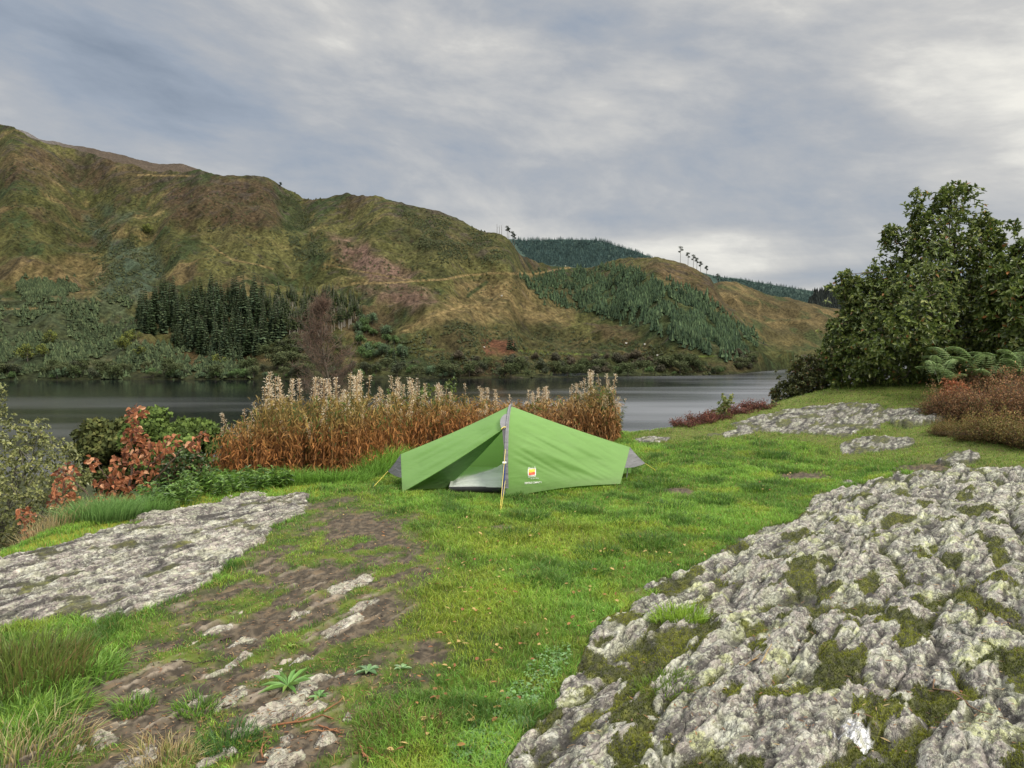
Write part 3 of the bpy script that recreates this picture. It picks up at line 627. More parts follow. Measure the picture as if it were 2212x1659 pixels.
def gplace(X, Y):                     # ground point seen at X, Y (Y before any relief)
    X = np.atleast_1d(np.asarray(X, float)); Y = np.atleast_1d(np.asarray(Y, float))
    z = np.zeros(len(X))
    for _ in range(12):
        P = gpt(X, Y, z); z = .5 * z + .5 * np.clip(base_h(P[:, 0], P[:, 1])[0], -1, 1.2)
    P[:, 2] = gz(P[:, 0], P[:, 1]); return P
# ------------------------------------------------------------------ grass
n = 1150000
a_ = rng.uniform(-.8, .8, n); d_ = rng.uniform(1.9, 17.5, n) ; x = a_ * d_; y = d_
ri = gidx(x, y); Dg = {k_: G[k_][ri] for k_ in ('reg', 't', 'X', 'Y', 'cover', 'moss', 'heath', 'soil', 'z')}
x = x
FOOT = [(-1.22, 8.36), (-.09, 8.12), (1.27, 8.88), (1.6, 9.6), (.1, 9.45), (-1.35, 9.15)]
tent_in = sdpoly(x, y, FOOT) < -.05
patch = fbm(x * .9, y * .9, 70, 4); tuft = fbm(x * 2.3, y * 2.3, 71, 3); fine = fbm(x * 8, y * 8, 72, 2)
keep = (Dg['reg'] == 0) & (Dg['t'] < .8) & (~tent_in) & (np.abs(Dg['X'] - 1106) < 1260) & (Dg['Y'] < 1730)
cov = Dg['cover'] * (1 - .75 * Dg['moss']) * (1 - .55 * Dg['heath'])
dens = np.where(Dg['soil'] > .4, cov * .45, cov) * (.62 + .38 * sst(-.3, .1, fine + patch))
keep &= rng.random(n) < dens
x, y, patch, tuft, fine = x[keep], y[keep], patch[keep], tuft[keep], fine[keep]; z = Dg['z'][keep]; so2 = Dg['soil'][keep]; he = Dg['heath'][keep]; X_, Y_ = Dg['X'][keep], Dg['Y'][keep]
n = len(x); print('blades', n)
tf = sst(.12, .38, tuft)
Hh = (.030 + .022 * rng.random(n) + .055 * tf * rng.random(n) + .02 * sst(-.2, .3, patch)) * (1 - .45 * so2) * (1 - .4 * he)
Wd = .0034 * np.sqrt(np.maximum(y, 2) / 3) * rng.uniform(.7, 1.3, n)
ang = rng.random(n) * 2 * math.pi; ln = np.stack([np.cos(ang), np.sin(ang)], -1) * rng.uniform(.2, 1.1, n)[:, None]
bright, mid, deep, straw, yel = [np.array(c) for c in ((.215, .375, .055), (.125, .25, .036), (.050, .115, .022), (.36, .29, .11), (.33, .38, .045))]
green_mix = sst(-.25, .3, patch + .4 * fine)  # random patches of lighter and darker green
col = cmix(cmix(mid, bright, green_mix), deep, .75 * tf)
yz = np.clip(1 - np.hypot((X_ - 980) / 260, (Y_ - 1330) / 130), 0, 1) + np.clip(1 - np.hypot((X_ - 1160) / 330, (Y_ - 1165) / 60), 0, 1); col = cmix(col, yel, np.clip(.8 * yz + .5 * sst(.1, .4, -tuft), 0, .62))
col = cmix(col, np.array((.15, .20, .035)), .5 * he)
st_ = rng.random(n) < (.035 + .05 * he + .08 * so2); col[st_] = straw
col = col * (1 + .22 * rng.normal(size=(n, 1))).clip(.4, 1.8); col[:, 0] *= 1 + .1 * rng.normal(size=n)
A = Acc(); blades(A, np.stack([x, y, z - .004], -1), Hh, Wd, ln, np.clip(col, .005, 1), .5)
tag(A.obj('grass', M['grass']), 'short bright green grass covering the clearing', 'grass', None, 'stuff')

# moss cushions on the rock: short dense shoots
n = 420000; a_ = rng.uniform(-.2, .75, n); y = rng.uniform(1.9, 7.5, n); x = a_ * y; ri = gidx(x, y); k_ = (rng.random(n) < G['rmoss'][ri] * .95) & (G['reg'][ri] == 1) & (G['rmoss'][ri] > .35); x, y = x[k_], y[k_]; z = G['z'][ri][k_]; n = len(x); print('moss', n)
mc = cmix(np.array((.085, .10, .018)), np.array((.24, .26, .03)), sst(-.2, .35, fbm(x * 4, y * 4, 160, 3))); A = Acc()
blades(A, np.stack([x, y, z - .003], -1), rng.uniform(.006, .018, n), np.full(n, .004), rng.normal(0, .5, (n, 2)), mc * rng.uniform(.6, 1.3, (n, 1)), .4)
tag(A.obj('moss', M['grass']), 'olive and yellow-green moss cushions in the hollows of the big outcrop', 'moss', None, 'stuff')
# ------------------------------------------------------------------ tent
def fabric(name, col, trans, tcol, rough=.55, spec=.35, bump=.5):
    m, N = new_mat(name)
    tc = N('ShaderNodeTexCoord').outputs['Object']
    a = N('ShaderNodeTexNoise', {'Vector': N('ShaderNodeMapping', {'Vector': tc, 'Rotation': (0, R(22), 0), 'Scale': (1.6, 3, 9)}).outputs[0], 'Scale': 1.6, 'Detail': 5, 'Roughness': .55, 'Distortion': .6}).outputs[0]
    b = N('ShaderNodeTexNoise', {'Vector': tc, 'Scale': 26, 'Detail': 3}).outputs[0]
    c = N.mix(a, tuple(x * .9 for x in col), tuple(min(1, x * 1.1) for x in col))
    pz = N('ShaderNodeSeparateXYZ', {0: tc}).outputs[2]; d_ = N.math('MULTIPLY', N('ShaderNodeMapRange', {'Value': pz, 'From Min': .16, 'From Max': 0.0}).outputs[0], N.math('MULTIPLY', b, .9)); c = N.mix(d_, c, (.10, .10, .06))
    n = N('ShaderNodeBump', {'Height': N.math('ADD', a, N.math('MULTIPLY', b, .06)), 'Strength': bump, 'Distance': .05}).outputs[0]
    p = N('ShaderNodeBsdfPrincipled', {'Base Color': c, 'Roughness': rough, 'Specular IOR Level': spec, 'Normal': n}).outputs[0]
    t = N('ShaderNodeBsdfTranslucent', {'Color': tuple(tcol) + (1,), 'Normal': n}).outputs[0]
    N('ShaderNodeOutputMaterial', {'Surface': N('ShaderNodeMixShader', {0: trans, 1: p, 2: t}).outputs[0]})
    return m
FLY = fabric('green_flysheet', (.20, .37, .105), .34, (.32, .60, .16), bump=.12)
FLAP = fabric('green_flysheet_shaded', (.105, .21, .07), .10, (.2, .4, .1), bump=.35)  # doubled flysheet fabric, its green darkened to paint in the shade under the fold
GREYF = fabric('grey_fabric', (.21, .21, .225), .12, (.3, .3, .32))
MESHF = fabric('inner_mesh', (.78, .84, .80), .25, (.8, .86, .8), .7, .2)
DARKF = flat_mat('dark_groundsheet', (.055, .055, .06), .5)
ALLOY = flat_mat('grey_pole', (.28, .28, .29), .35, .4)
CORD = flat_mat('yellow_cord', (.72, .58, .12), .6)
BLUE = flat_mat('blue_strap', (.03, .07, .33), .5)
WHITE = flat_mat('white_print', (.82, .83, .80), .6, 0, 40, .03)
YEL = flat_mat('yellow_print', (.85, .55, .06), .6); RED = flat_mat('red_print', (.72, .10, .05), .6)
def G_(X, Y, lift=0.0):
    p = gplace(X, Y)[0]; p[2] = base_h(p[0:1], p[1:2])[0][0] + lift; return p
NF = G_(1089, 1074, -.01); NR_ = G_(1340, 1049, .0); NL = G_(869, 1066, .0)
gb = NF[2]
FF = np.array([NF[0] + .11, NF[1] + 1.16, gb]); FR = np.array([NR_[0] + .24, NR_[1] + .72, gb]); FLc = np.array([NL[0] - .06, NL[1] + .78, gb])
TR = pt(1361, 966, 9.22); TL = pt(865.5, 981, 8.80)
APX = pt(1103, 878, NF[1] + .575)
HZ = APX[2] - gb
def hoop(w):
    w = np.asarray(w, float); c = (1 - np.cos(math.pi * w)) / 2; s = np.sin(math.pi * np.clip(w, 0, 1)) ** .78
    p = NF + (FF - NF) * c[..., None]; p[..., 2] = gb + HZ * s; p[..., 0] += (APX[0] - (NF[0] + FF[0]) / 2) * s ; return p
def lerp(a, b, t): t = np.asarray(t, float)[..., None]; return a * (1 - t) + b * t
def coons(c0, c1, d0, d1, nu, ns, bulge=None):
    u = np.linspace(0, 1, nu)[:, None] * np.ones((1, ns)); s = np.linspace(0, 1, ns)[None] * np.ones((nu, 1))
    U = u[..., None]; S = s[..., None]
    p = (1 - S) * c0(u) + S * c1(u) + (1 - U) * d0(s) + U * d1(s)
    A_, B_, C_, D_ = c0(np.zeros(1))[0], c0(np.ones(1))[0], c1(np.zeros(1))[0], c1(np.ones(1))[0]
    p = p - ((1 - U) * (1 - S) * A_ + U * (1 - S) * B_ + (1 - U) * S * C_ + U * S * D_)
    if bulge is not None: p = p + bulge(u, s)
    i = np.arange(nu - 1)[:, None] * ns; j = np.arange(ns - 1)[None]
    F = np.stack([i + j, i + j + 1, i + ns + j + 1, i + ns + j], -1).reshape(-1, 4)
    return p, F
def line(a, b, sag=0.0): return lambda t: lerp(a, b, t) + np.stack([0 * t, 0 * t, -sag * np.sin(math.pi * np.asarray(t, float))], -1)
def crease(p, s_=1.0):
    x, z = p[..., 0], p[..., 2]
    sg = np.where(x < -.05, 1.0, -1.0); a_ = x + sg * z * .7; b_ = z - sg * x * .55
    w = .020 * fbm(a_ * .6, b_ * 5.5, 90, 2) + .012 * (np.abs(perlin(a_ * .9 + .4 * b_, b_ * 13, 91)) - .2) + .004 * perlin(x * 3, z * 4, 92)
    return w * s_
tent = thing('tent', 'small green one-person tent pitched on the grass with its door tied open', 'tent', tuple(NF))
base = Vector(tuple(NF))
def tpart(name, V, F, mat, parent=None, smooth=True):
    V = np.asarray(V).reshape(-1, 3) - (NF if True else 0)
    o = new_obj(name, mesh_np(name, V, F, None, smooth), mat, parent or tent); return o
one = np.array([0, 0, 1.0])
edge = lambda u, s: np.sin(math.pi * u) * np.sin(math.pi * s)
def env(u, s): return np.clip(6 * u, 0, 1) * np.clip(6 * (1 - u), 0, 1) * np.clip(5 * s, 0, 1) * np.clip(5 * (1 - s), 0, 1)
def bul(amt, cr=1.0, dirv=(0, -1, .25)):
    dv = np.array(dirv)
    def f(u, s):
        k = amt * edge(u, s) ** .8; return k[..., None] * dv
    return f
ridgeR, ridgeL = line(APX + [.0, 0, -.012], TR, .012), line(APX + [-.02, 0, -.012], TL, .016)
# right, near side
def finish(p, k=1.0):
    nu, ns = p.shape[:2]; u = np.linspace(0, 1, nu)[:, None]; s = np.linspace(0, 1, ns)[None]
    p = p.copy(); w = crease(p) * env(u, s) * k; p[..., 1] -= w * 1.6; p[..., 2] += w * .5; return p
hem = line(NF + [.012, .0, .02], NR_ + [0, 0, .02], -.035)
pR, fR = coons(ridgeR, hem, lambda s: hoop(.5 - .5 * s) + [.012, 0, 0], line(TR, NR_ + [0, 0, .02]), 150, 70, bul(-.035)); pR = finish(pR, 1.25)
hemb = line(FF + [0, 0, .03], FR + [0, 0, .03], -.02)
pRb, fRb = coons(ridgeR, hemb, lambda s: hoop(.5 + .5 * s), line(TR, FR + [0, 0, .03]), 60, 30, bul(-.03, 1, (0, 1, .25)))
# left: far side, and near side above the opened door
hembl = line(FF + [0, 0, .03], FLc + [0, 0, .03], -.02)
pLb, fLb = coons(ridgeL, hembl, lambda s: hoop(.5 + .5 * s), line(TL, FLc + [0, 0, .03]), 60, 30, bul(-.03, 1, (0, 1, .25)))
wd = .262; Hd = hoop(wd) + [-.03, -.01, 0]
foldl = lambda t: lerp(Hd, NL + [0, 0, .015], t) + np.stack([0 * t, -.035 * np.sin(math.pi * t), -.02 * np.sin(math.pi * t)], -1)
pL, fL = coons(ridgeL, foldl, lambda s: hoop(.5 - (.5 - wd) * s) + [-.02, 0, 0], line(TL, NL + [0, 0, .015]), 130, 60, bul(.03)); pL = finish(pL, 1.3)
A = Acc()
for p_, f_ in ((pR, fR), (pRb, fRb), (pLb, fLb), (pL, fL)): A.add(p_.reshape(-1, 3) - NF, f_, np.array((1, 1, 1.)))
fly = A.obj('flysheet', FLY, tent, True)
# the door flap hangs from the fold line, turned in under itself
GND = G_(962, 1058, .01); GND[1] += .06
inner = lambda t: lerp(Hd + [.0, .05, -.02], GND, t) + np.stack([-.02 * np.sin(math.pi * t), .06 * np.sin(math.pi * t), -.05 * np.sin(math.pi * t)], -1)
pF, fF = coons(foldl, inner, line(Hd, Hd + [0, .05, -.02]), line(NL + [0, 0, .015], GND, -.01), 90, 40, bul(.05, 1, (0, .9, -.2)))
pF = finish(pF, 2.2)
o = tpart('door_flap', pF, fF, FLAP); o['label'] = 'door flap folded back and hanging in green folds darkened for shade'
# rolled hem along the fold
A = Acc(); tt = np.linspace(0, 1, 50); tube(A, foldl(tt) - NF + [0, -.004, 0], .006, np.array((1, 1, 1.)), 6); A.obj('door_seam', FLY, tent, True)
# grey end panels, pulled out low by their own guys
OR_ = pt(1394, 1001, 9.35); OL = pt(838, 1018, 8.98)
for T_, Nn, Fc, O_ in ((TR, NR_, FR, OR_), (TL, NL, FLc, OL)):
    mid = Nn * .72 + T_ * .28
    A = Acc()
    for B_ in (Nn * .62 + T_ * .38 if O_ is OL else Nn * .55 + T_ * .45, Fc * .6 + T_ * .4):
        p_, f_ = coons(line(T_, O_, .01), line(T_, B_), line(T_, T_), line(O_, B_, .015), 24, 16)
        p_[..., 1] -= crease(p_, .9) * 1.5; A.add(p_.reshape(-1, 3) - NF, f_, np.array((1, 1, 1.)))
    A.obj('end_panel', GREYF, tent, True)
    A = Acc(); tube(A, [T_ - NF, (Nn + Fc) / 2 - NF + [0, 0, -.02]], .007, np.array((1, 1, 1.)), 8); A.obj('end_pole', ALLOY, tent, True)
# pole sleeve: a grey band over the hoop
A = Acc(); ws = np.linspace(0.0, 1.0, 90); P_ = hoop(ws); tube(A, P_ - NF + [-.004, -.004, .012], .013, np.array((1, 1, 1.)), 8)
A.obj('pole_sleeve', GREYF, tent, True)
wv = np.linspace(.02, .5, 50); P_ = hoop(wv); wid = np.interp(wv, [0, .1, .3, .5], [.05, .035, .02, .012])
V_ = np.stack([P_ + np.stack([-wid * .2, 0 * wv - .012, 0 * wv], -1), P_ + np.stack([wid, 0 * wv - .010, 0 * wv], -1)], 1).reshape(-1, 3)
k = np.arange(49)[:, None] * 2; tpart('sleeve_hem', V_, k + np.array([0, 1, 3, 2]), GREYF)
# small grey hood flap left of the pole, above the door
hv = np.linspace(.255, .36, 16); P_ = hoop(hv); V_ = []
for a_, p_ in zip(np.linspace(0, 1, 16), P_):
    ww = .055 * math.sin(math.pi * min(1, .15 + .85 * a_)) ** .6 + .012
    V_ += [p_ + [-.012, -.016, 0], p_ + [-.012 - ww, -.022, .012]]
k = np.arange(15)[:, None] * 2; tpart('vent_flap', V_, k + np.array([0, 1, 3, 2]), GREYF)
V_ = []
for a_ in np.linspace(0, 1, 14):
    p_ = hoop(np.array(.16 + .1 * a_)); V_ += [p_ + [-.01, -.014, 0], p_ + [-.01 - .04 * a_ ** .7, -.018, 0]]
k = np.arange(13)[:, None] * 2; tpart('vent_flap', V_, k + np.array([0, 1, 3, 2]), DARKF)
# inner tent, sagging behind the open door
yb = NF[1] + .24
prof = [(971, 1052.5), (986, 1041), (1020, 1030), (1057, 1018), (1075, 1010), (1094, 998)]
top = np.array([pt(a, b, yb + .05) for a, b in prof]); xs = np.linspace(top[0, 0], top[-1, 0], 60)
tz = np.interp(xs, top[:, 0], top[:, 2]); V_ = []
zfl = base_h(xs, 0 * xs + yb)[0] + .065
rows = 14
for r_ in range(rows):
    f_ = r_ / (rows - 1); yy = yb + .05 + .08 * f_ - .07 * (1 - f_)
    V_.append(np.stack([xs, 0 * xs + yy + .012 * np.sin(xs * 9 + r_), zfl + (np.maximum(tz, zfl + .01) - zfl) * f_], -1))
for r_ in range(1, 8):
    f_ = r_ / 7; V_.append(np.stack([xs, 0 * xs + yb + .13 + .6 * f_, np.maximum(tz, zfl + .01) * (1 - f_) + (zfl + .1) * f_], -1))
V_ = np.array(V_); ns = 60; i = np.arange(len(V_) - 1)[:, None] * ns; j = np.arange(ns - 1)[None]
Fi = np.stack([i + j, i + j + 1, i + ns + j + 1, i + ns + j], -1).reshape(-1, 4)
tpart('inner_tent', V_, Fi, MESHF)
V_ = np.array([np.stack([xs, 0 * xs + yb - .025 - .01 * r_, zfl + .004 - .055 * r_], -1) for r_ in (0, 1)] ); V_ = np.concatenate([V_, np.array([np.stack([xs, 0 * xs + yb + .7, zfl - .04], -1)])])
V_ = V_[[2, 1, 0]] if False else V_
i = np.arange(2)[:, None] * ns; tpart('groundsheet', V_, np.stack([i + j, i + j + 1, i + ns + j + 1, i + ns + j], -1).reshape(-1, 4), DARKF)
# guys and pegs
def guy(a, b, peg=True, two=False):
    A = Acc(); tt = np.linspace(0, 1, 8)
    tube(A, lerp(a, b, tt) - NF, .0028, np.array((1, 1, 1.)), 5)
    if two: tube(A, lerp(a + [.0, -.02, -.35], b + [.01, 0, 0], tt) - NF, .0024, np.array((1, 1, 1.)), 5)
    g = A.obj('guy_line', CORD, tent, True)
    A = Acc(); d_ = nrm(np.array([(a - b)[0] * .3, (a - b)[1] * .3, .5])[None])[0]
    tube(A, [b - NF - d_ * .05, b - NF + d_ * .035, b - NF + d_ * .045 + [.006, -.012, 0]], .004, np.array((1, 1, 1.)), 6); A.obj('peg', ALLOY if not two else CORD, g, True)
hg = pt(1092.5, 960, NF[1] + .12); guy(hg, G_(1080.5, 1106, .02), two=True)
guy(OR_, G_(1417, 1020, .02)); guy(OL, G_(806, 1056, .02))
A = Acc(); s0, s1 = pt(1090.5, 1004, NF[1] - .015), pt(1087, 1074, NF[1] - .03)
sdv = lerp(s0, s1, np.linspace(0, 1, 12)); wv = .014
for q_ in (-wv, wv * .2): tube(A, sdv - NF + [q_, 0, 0], .0055, np.array((1, 1, 1.)), 6)
A.obj('blue_strap', BLUE, tent, True)
A = Acc(); tube(A, [s0 - NF + [-.024, 0, .02], s0 - NF + [.016, 0, .02]], .013, np.array((1, 1, 1.)), 8); A.obj('strap_buckle', WHITE, tent, True)
A = Acc(); tube(A, [Hd - NF + [-.03, -.02, -.01], Hd - NF + [0, -.022, .012], Hd - NF + [.02, -.02, .01]], .007, np.array((1, 1, 1.)), 6); A.obj('door_toggle', CORD, tent, True)
# print on the near side of the flysheet
pRx, pRy = proj(pR[..., 0], pR[..., 1], pR[..., 2]); fx_, fy_, fd_ = pRx.ravel(), pRy.ravel(), pR[..., 1].ravel()
def on_fly(X, Y, lift=.004):
    X = np.asarray(X, float); Y = np.asarray(Y, float); D = np.zeros(len(X))
    for k, (a, b) in enumerate(zip(X, Y)):
        d = (fx_ - a) ** 2 + (fy_ - b) ** 2; ix = np.argpartition(d, 5)[:5]; w_ = 1 / (d[ix] + .05); D[k] = (fd_[ix] * w_).sum() / w_.sum()
    return pt(X, Y, D - lift)
def fly_poly(name, X, Y, mat, lift=.005, nx=6, ny=6):
    xs_ = np.linspace(X[0], X[1], nx); ys_ = np.linspace(Y[0], Y[1], ny); gx_, gy_ = np.meshgrid(xs_, ys_)
    return gx_.ravel(), gy_.ravel(), np.array([[a * nx + b, a * nx + b + 1, (a + 1) * nx + b + 1, (a + 1) * nx + b] for a in range(ny - 1) for b in range(nx - 1)]), lift
slope = -.055
def fly_patch(name, X, Y, mat, lift, parent, wave=None):
    gx_, gy_, F_, l = fly_poly(name, X, Y, mat, lift)
    if wave: gy_ = np.where(np.isclose(gy_, Y[0]), gy_ + wave * np.sin((gx_ - X[0]) / (X[1] - X[0]) * 5.5), gy_)
    gy_ = gy_ + slope * (gx_ - 1149); V_ = on_fly(gx_, gy_, lift)
    return new_obj(name, mesh_np(name, V_ - NF, F_), mat, parent)
def fly_text(name, txt, X0, X1, Yb, h, parent, shear=0.0, bold=.0):
    cu = bpy.data.curves.new(name, 'FONT'); cu.body = txt; cu.size = 1; cu.shear = shear; cu.offset = bold; cu.resolution_u = 3
    to = bpy.data.objects.new(name, cu); C.objects.link(to); bpy.context.view_layer.update()
    me = bpy.data.meshes.new_from_object(to.evaluated_get(bpy.context.evaluated_depsgraph_get())); bpy.data.objects.remove(to); bpy.data.curves.remove(cu)
    V_ = np.array([v.co[:] for v in me.vertices]); F_ = [tuple(p.vertices) for p in me.polygons]
    bpy.data.meshes.remove(me)
    lo, hi = V_.min(0), V_.max(0); X = X0 + (V_[:, 0] - lo[0]) / (hi[0] - lo[0]) * (X1 - X0); Y = Yb - (V_[:, 1] - lo[1]) / (hi[1] - lo[1]) * h
    Y = Y + slope * (X - 1149); P_ = on_fly(X, Y, .007) - NF
    me = bpy.data.meshes.new(name); me.from_pydata([tuple(p) for p in P_], [], F_); me.update()
    return new_obj(name, me, WHITE, parent)
lg = fly_patch('logo', (1140.4, 1157.6), (1011.8, 1027.4), WHITE, .004, fly)
fly_patch('logo_sun', (1142.2, 1155.8), (1013.4, 1021.8), YEL, .007, lg); fly_patch('logo_hill', (1142.2, 1155.8), (1020.0, 1025.8), RED, .009, lg, .7)
fly_text('lettering', 'W I L D', 1140.5, 1157.2, 1010.8, 2.2, fly, 0, .015)
fly_text('lettering', 'COUNTRY', 1140.8, 1157.6, 1031.0, 2.8, fly, 0, .015)
fly_text('lettering', 'by Terra Nova', 1146.0, 1163.5, 1035.6, 3.6, fly, .5, .0)
fly_text('lettering', 'ZEPHYROS COMPACT 1', 1133, 1169.8, 1044.6, 4.0, fly, .12, .02)
# ------------------------------------------------------------------ near plants
def crown(A, poly, depth, thick, n, L, W, k, cols, wts, up=.5, holes=.0, rr=1.0, seed=0, droop=.15, edgekeep=12.0, quad=False, center=None, shade=True):
    """rosettes of leaves filling a volume whose side view is poly (at the given depth)"""
    P = inpoly_pts(poly, n); sdv = np.maximum(-sdpoly(P[:, 0], P[:, 1], poly), 0); P = P + rng.normal(size=P.shape) * (5 + 6 * (rng.random((n, 1)) < .2)) * min(1, 14 / depth); px = depth / FL
    half = np.minimum(sdv * px * 1.3 + .08, thick); off = rng.uniform(-1, 1, n) * half
    Q = pt(P[:, 0], P[:, 1], depth + off)
    if holes: 
        h = fbm(Q[:, 0] / rr + seed, Q[:, 2] / rr + Q[:, 1] / rr * .7, 200 + seed, 3); tp_ = (Q[:, 2] - Q[:, 2].min()) / np.ptp(Q[:, 2]); Q = Q[(h > -.5 + holes + .27 * sst(.35, 1, tp_) * (holes > .12)) | (rng.random(n) < .06)]
    n = len(Q); cen = Q.mean(0) if center is None else center
    out = nrm((Q - cen) * np.array([1, 1.2, 1]) + np.array([0, 0, up]) + .35 * rng.normal(size=(n, 3)))
    QQ = np.repeat(Q, k, 0); OO = np.repeat(out, k, 0); m = len(QQ)
    D = nrm(OO * rng.uniform(.1, 1.0, (m, 1)) + rdir(m) * .95); U = nrm(OO + .3 * rdir(m))
    ci = rng.choice(len(cols), m, p=np.array(wts) / sum(wts)); col = np.asarray(cols)[ci]
    cl = fbm(QQ[:, 0] * 1.6 / rr, QQ[:, 2] * 1.9 / rr + QQ[:, 1], 210 + seed, 3)
    col = col * (1 + .38 * cl + .16 * rng.normal(size=m)).clip(.35, 1.8)[:, None]
    LL = L * rng.uniform(.65, 1.2, m); WW = W * rng.uniform(.75, 1.2, m)
    (quadleaves if quad else leaves)(*([A, QQ, D, U, LL, WW, col] + ([] if quad else [.22, droop])))
    return Q
def limbs(A, base, Q, nl, r0, col, wig=.12, twigs=0, fork=.35):
    base = np.asarray(base, float); ix = rng.choice(len(Q), nl, replace=False); T = []
    cen = Q.mean(0); H = Q[:, 2].max() - base[2]
    top = np.array([cen[0] * .6 + base[0] * .4, cen[1] * .6 + base[1] * .4, base[2] + H * .8])
    t = np.linspace(0, 1, 10); tr = lerp(base, top, t) + wig * .6 * rng.normal(size=(10, 3)) * t[:, None] * (1 - t[:, None]) * 2
    tube(A, tr, r0 * (1 - .85 * t), col, 8)
    for q_ in Q[ix]:
        f = rng.uniform(fork * .4, .8); s = lerp(base, top, np.array(f))
        mid = (s + q_) / 2 + np.array([0, 0, .12 * np.linalg.norm(q_ - s)]) + wig * rng.normal(size=3)
        tt = np.linspace(0, 1, 7)[:, None]; p_ = (1 - tt) ** 2 * s + 2 * tt * (1 - tt) * mid + tt ** 2 * q_
        tube(A, p_, r0 * (.32 * (1 - tt[:, 0]) * (1 - f) + .05), col, 5); T.append(p_)
    if twigs:
        T = np.concatenate(T); ii = rng.choice(len(Q), twigs)
        for q_ in Q[ii]:
            s = T[np.argmin(((T - q_) ** 2).sum(1))]; tube(A, [s, (s + q_) / 2 + .04 * rng.normal(size=3), q_], [r0 * .06, r0 * .045, r0 * .03], col, 3)
def plant_of(name, label, cat, base, crownA, limbA, lm='leaf', group=None, cn='crown', tn='trunk'):
    t = thing(name, label, cat, tuple(base), 0, group)
    for acc, nm, mt in ((crownA, cn, M[lm]), (limbA, tn, M['bark'])):
        if acc is None or acc.n == 0: continue
        acc.V = [v - np.asarray(base) for v in acc.V]; acc.obj(nm, mt, t)
    return t
BK = np.array((.085, .07, .055)); 
def ZR(l): return [(1371.5 + a * .3968, 384 + b * .3968) for a, b in l]
bushA = ZR([(1035, 890), (1060, 800), (1120, 745), (1150, 695), (1120, 650), (1040, 600), (1110, 590), (1130, 520), (1175, 510), (1200, 540), (1260, 560), (1285, 500), (1330, 440), (1325, 350), (1380, 290), (1400, 255), (1430, 310), (1490, 260), (1500, 225), (1445, 200), (1510, 160), (1505, 100), (1540, 65), (1590, 90), (1600, 150), (1640, 90), (1700, 60), (1780, 30), (1850, 60), (1890, 120), (1880, 190), (1940, 230), (2000, 245), (2075, 225), (2095, 290), (2020, 330), (1990, 420), (2010, 600), (2040, 1100), (1800, 1150), (1560, 1190), (1500, 1215), (1170, 1215), (1080, 1195), (1060, 1100), (1030, 980)])
bushB = ZR([(1900, 560), (1960, 470), (2030, 430), (2090, 370), (2130, 330), (2300, 250), (2600, 240), (2900, 500), (2950, 1000), (2500, 1130), (2000, 1120), (1880, 900)])
bushC = ZR([(745, 1165), (790, 1115), (838, 1120), (840, 1050), (870, 1010), (940, 972), (1000, 990), (1060, 950), (1100, 1000), (1120, 1210), (1050, 1215), (900, 1238), (770, 1250), (755, 1200)])
OAK = [(.095, .135, .028), (.17, .21, .05), (.05, .076, .02), (.25, .27, .085), (.30, .14, .05)]
A = Acc(); Bk = Acc(); Q = crown(A, bushA, 15.3, 1.7, 7000, .098, .044, 7, OAK, [5, 4, 3, 1, .22], holes=.20, rr=.8, seed=1)
low = [(a, min(max(b, 600), 868)) for a, b in bushA]
Q2 = crown(A, bushA, 15.5, .9, 800, .10, .046, 7, OAK, [4, 2, 4, .3, .3], seed=2)
b0 = np.array([9.0, 15.4, gz(9.0, 15.4)[0] - .15]); limbs(Bk, b0, Q, 46, .12, BK, .15, 260)
plant_of('oak_tree', 'tall bushy oak with dark leathery leaves and an airy pointed top at the right', 'tree', b0, A, Bk)
A = Acc(); Bk = Acc(); Q = crown(A, bushB, 14.2, 1.9, 4200, .125, .055, 7, [(.095, .135, .027), (.16, .20, .045), (.05, .075, .018), (.23, .25, .075), (.3, .13, .04)], [5, 3, 3, 1, .3], holes=.12, rr=.8, seed=3)
b0 = np.array([11.2, 14.4, gz(11.2, 14.4)[0] - .15]); limbs(Bk, b0, Q, 34, .11, BK, .15, 120)
plant_of('oak_tree', 'lighter green bushy oak cut off by the right edge of the picture', 'tree', b0, A, Bk)
A = Acc(); Bk = Acc(); Q = crown(A, bushC, 15.8, .7, 1500, .07, .035, 7, [(.09, .105, .03), (.15, .155, .05), (.05, .06, .02), (.17, .09, .04)], [4, 3, 3, .7], holes=.2, rr=.5, seed=4)
b0 = np.array([6.3, 15.9, gz(6.3, 15.9)[0] - .15]); limbs(Bk, b0, Q, 22, .035, BK, .08, 160)
plant_of('shrub', 'low olive-brown shrub at the left foot of the tall bushy oak by the water', 'shrub', b0, A, Bk)
# grey-green tree on the slope at the far left
left = [(-260, 830), (-60, 800), (0, 832), (14, 850), (8, 880), (22, 902), (40, 912), (68, 918), (92, 906), (106, 930), (114, 956), (140, 968), (162, 976), (180, 1002), (194, 1032), (182, 1075), (170, 1120), (120, 1180), (0, 1200), (-260, 1200)]
A = Acc(); Bk = Acc(); Q = crown(A, left, 11.6, 1.3, 3400, .062, .030, 7, [(.19, .21, .075), (.27, .28, .11), (.11, .125, .05), (.33, .33, .13)], [4, 3, 3, 1], holes=.16, rr=.45, seed=5)
b0 = np.array([-8.4, 11.9, gz(-8.4, 11.9)[0] - .3]); limbs(Bk, b0, Q, 40, .09, np.array((.13, .12, .10)), .12, 260)
plant_of('willow_tree', 'grey-green small-leaved tree rising from the slope at the left edge', 'tree', b0, A, Bk)
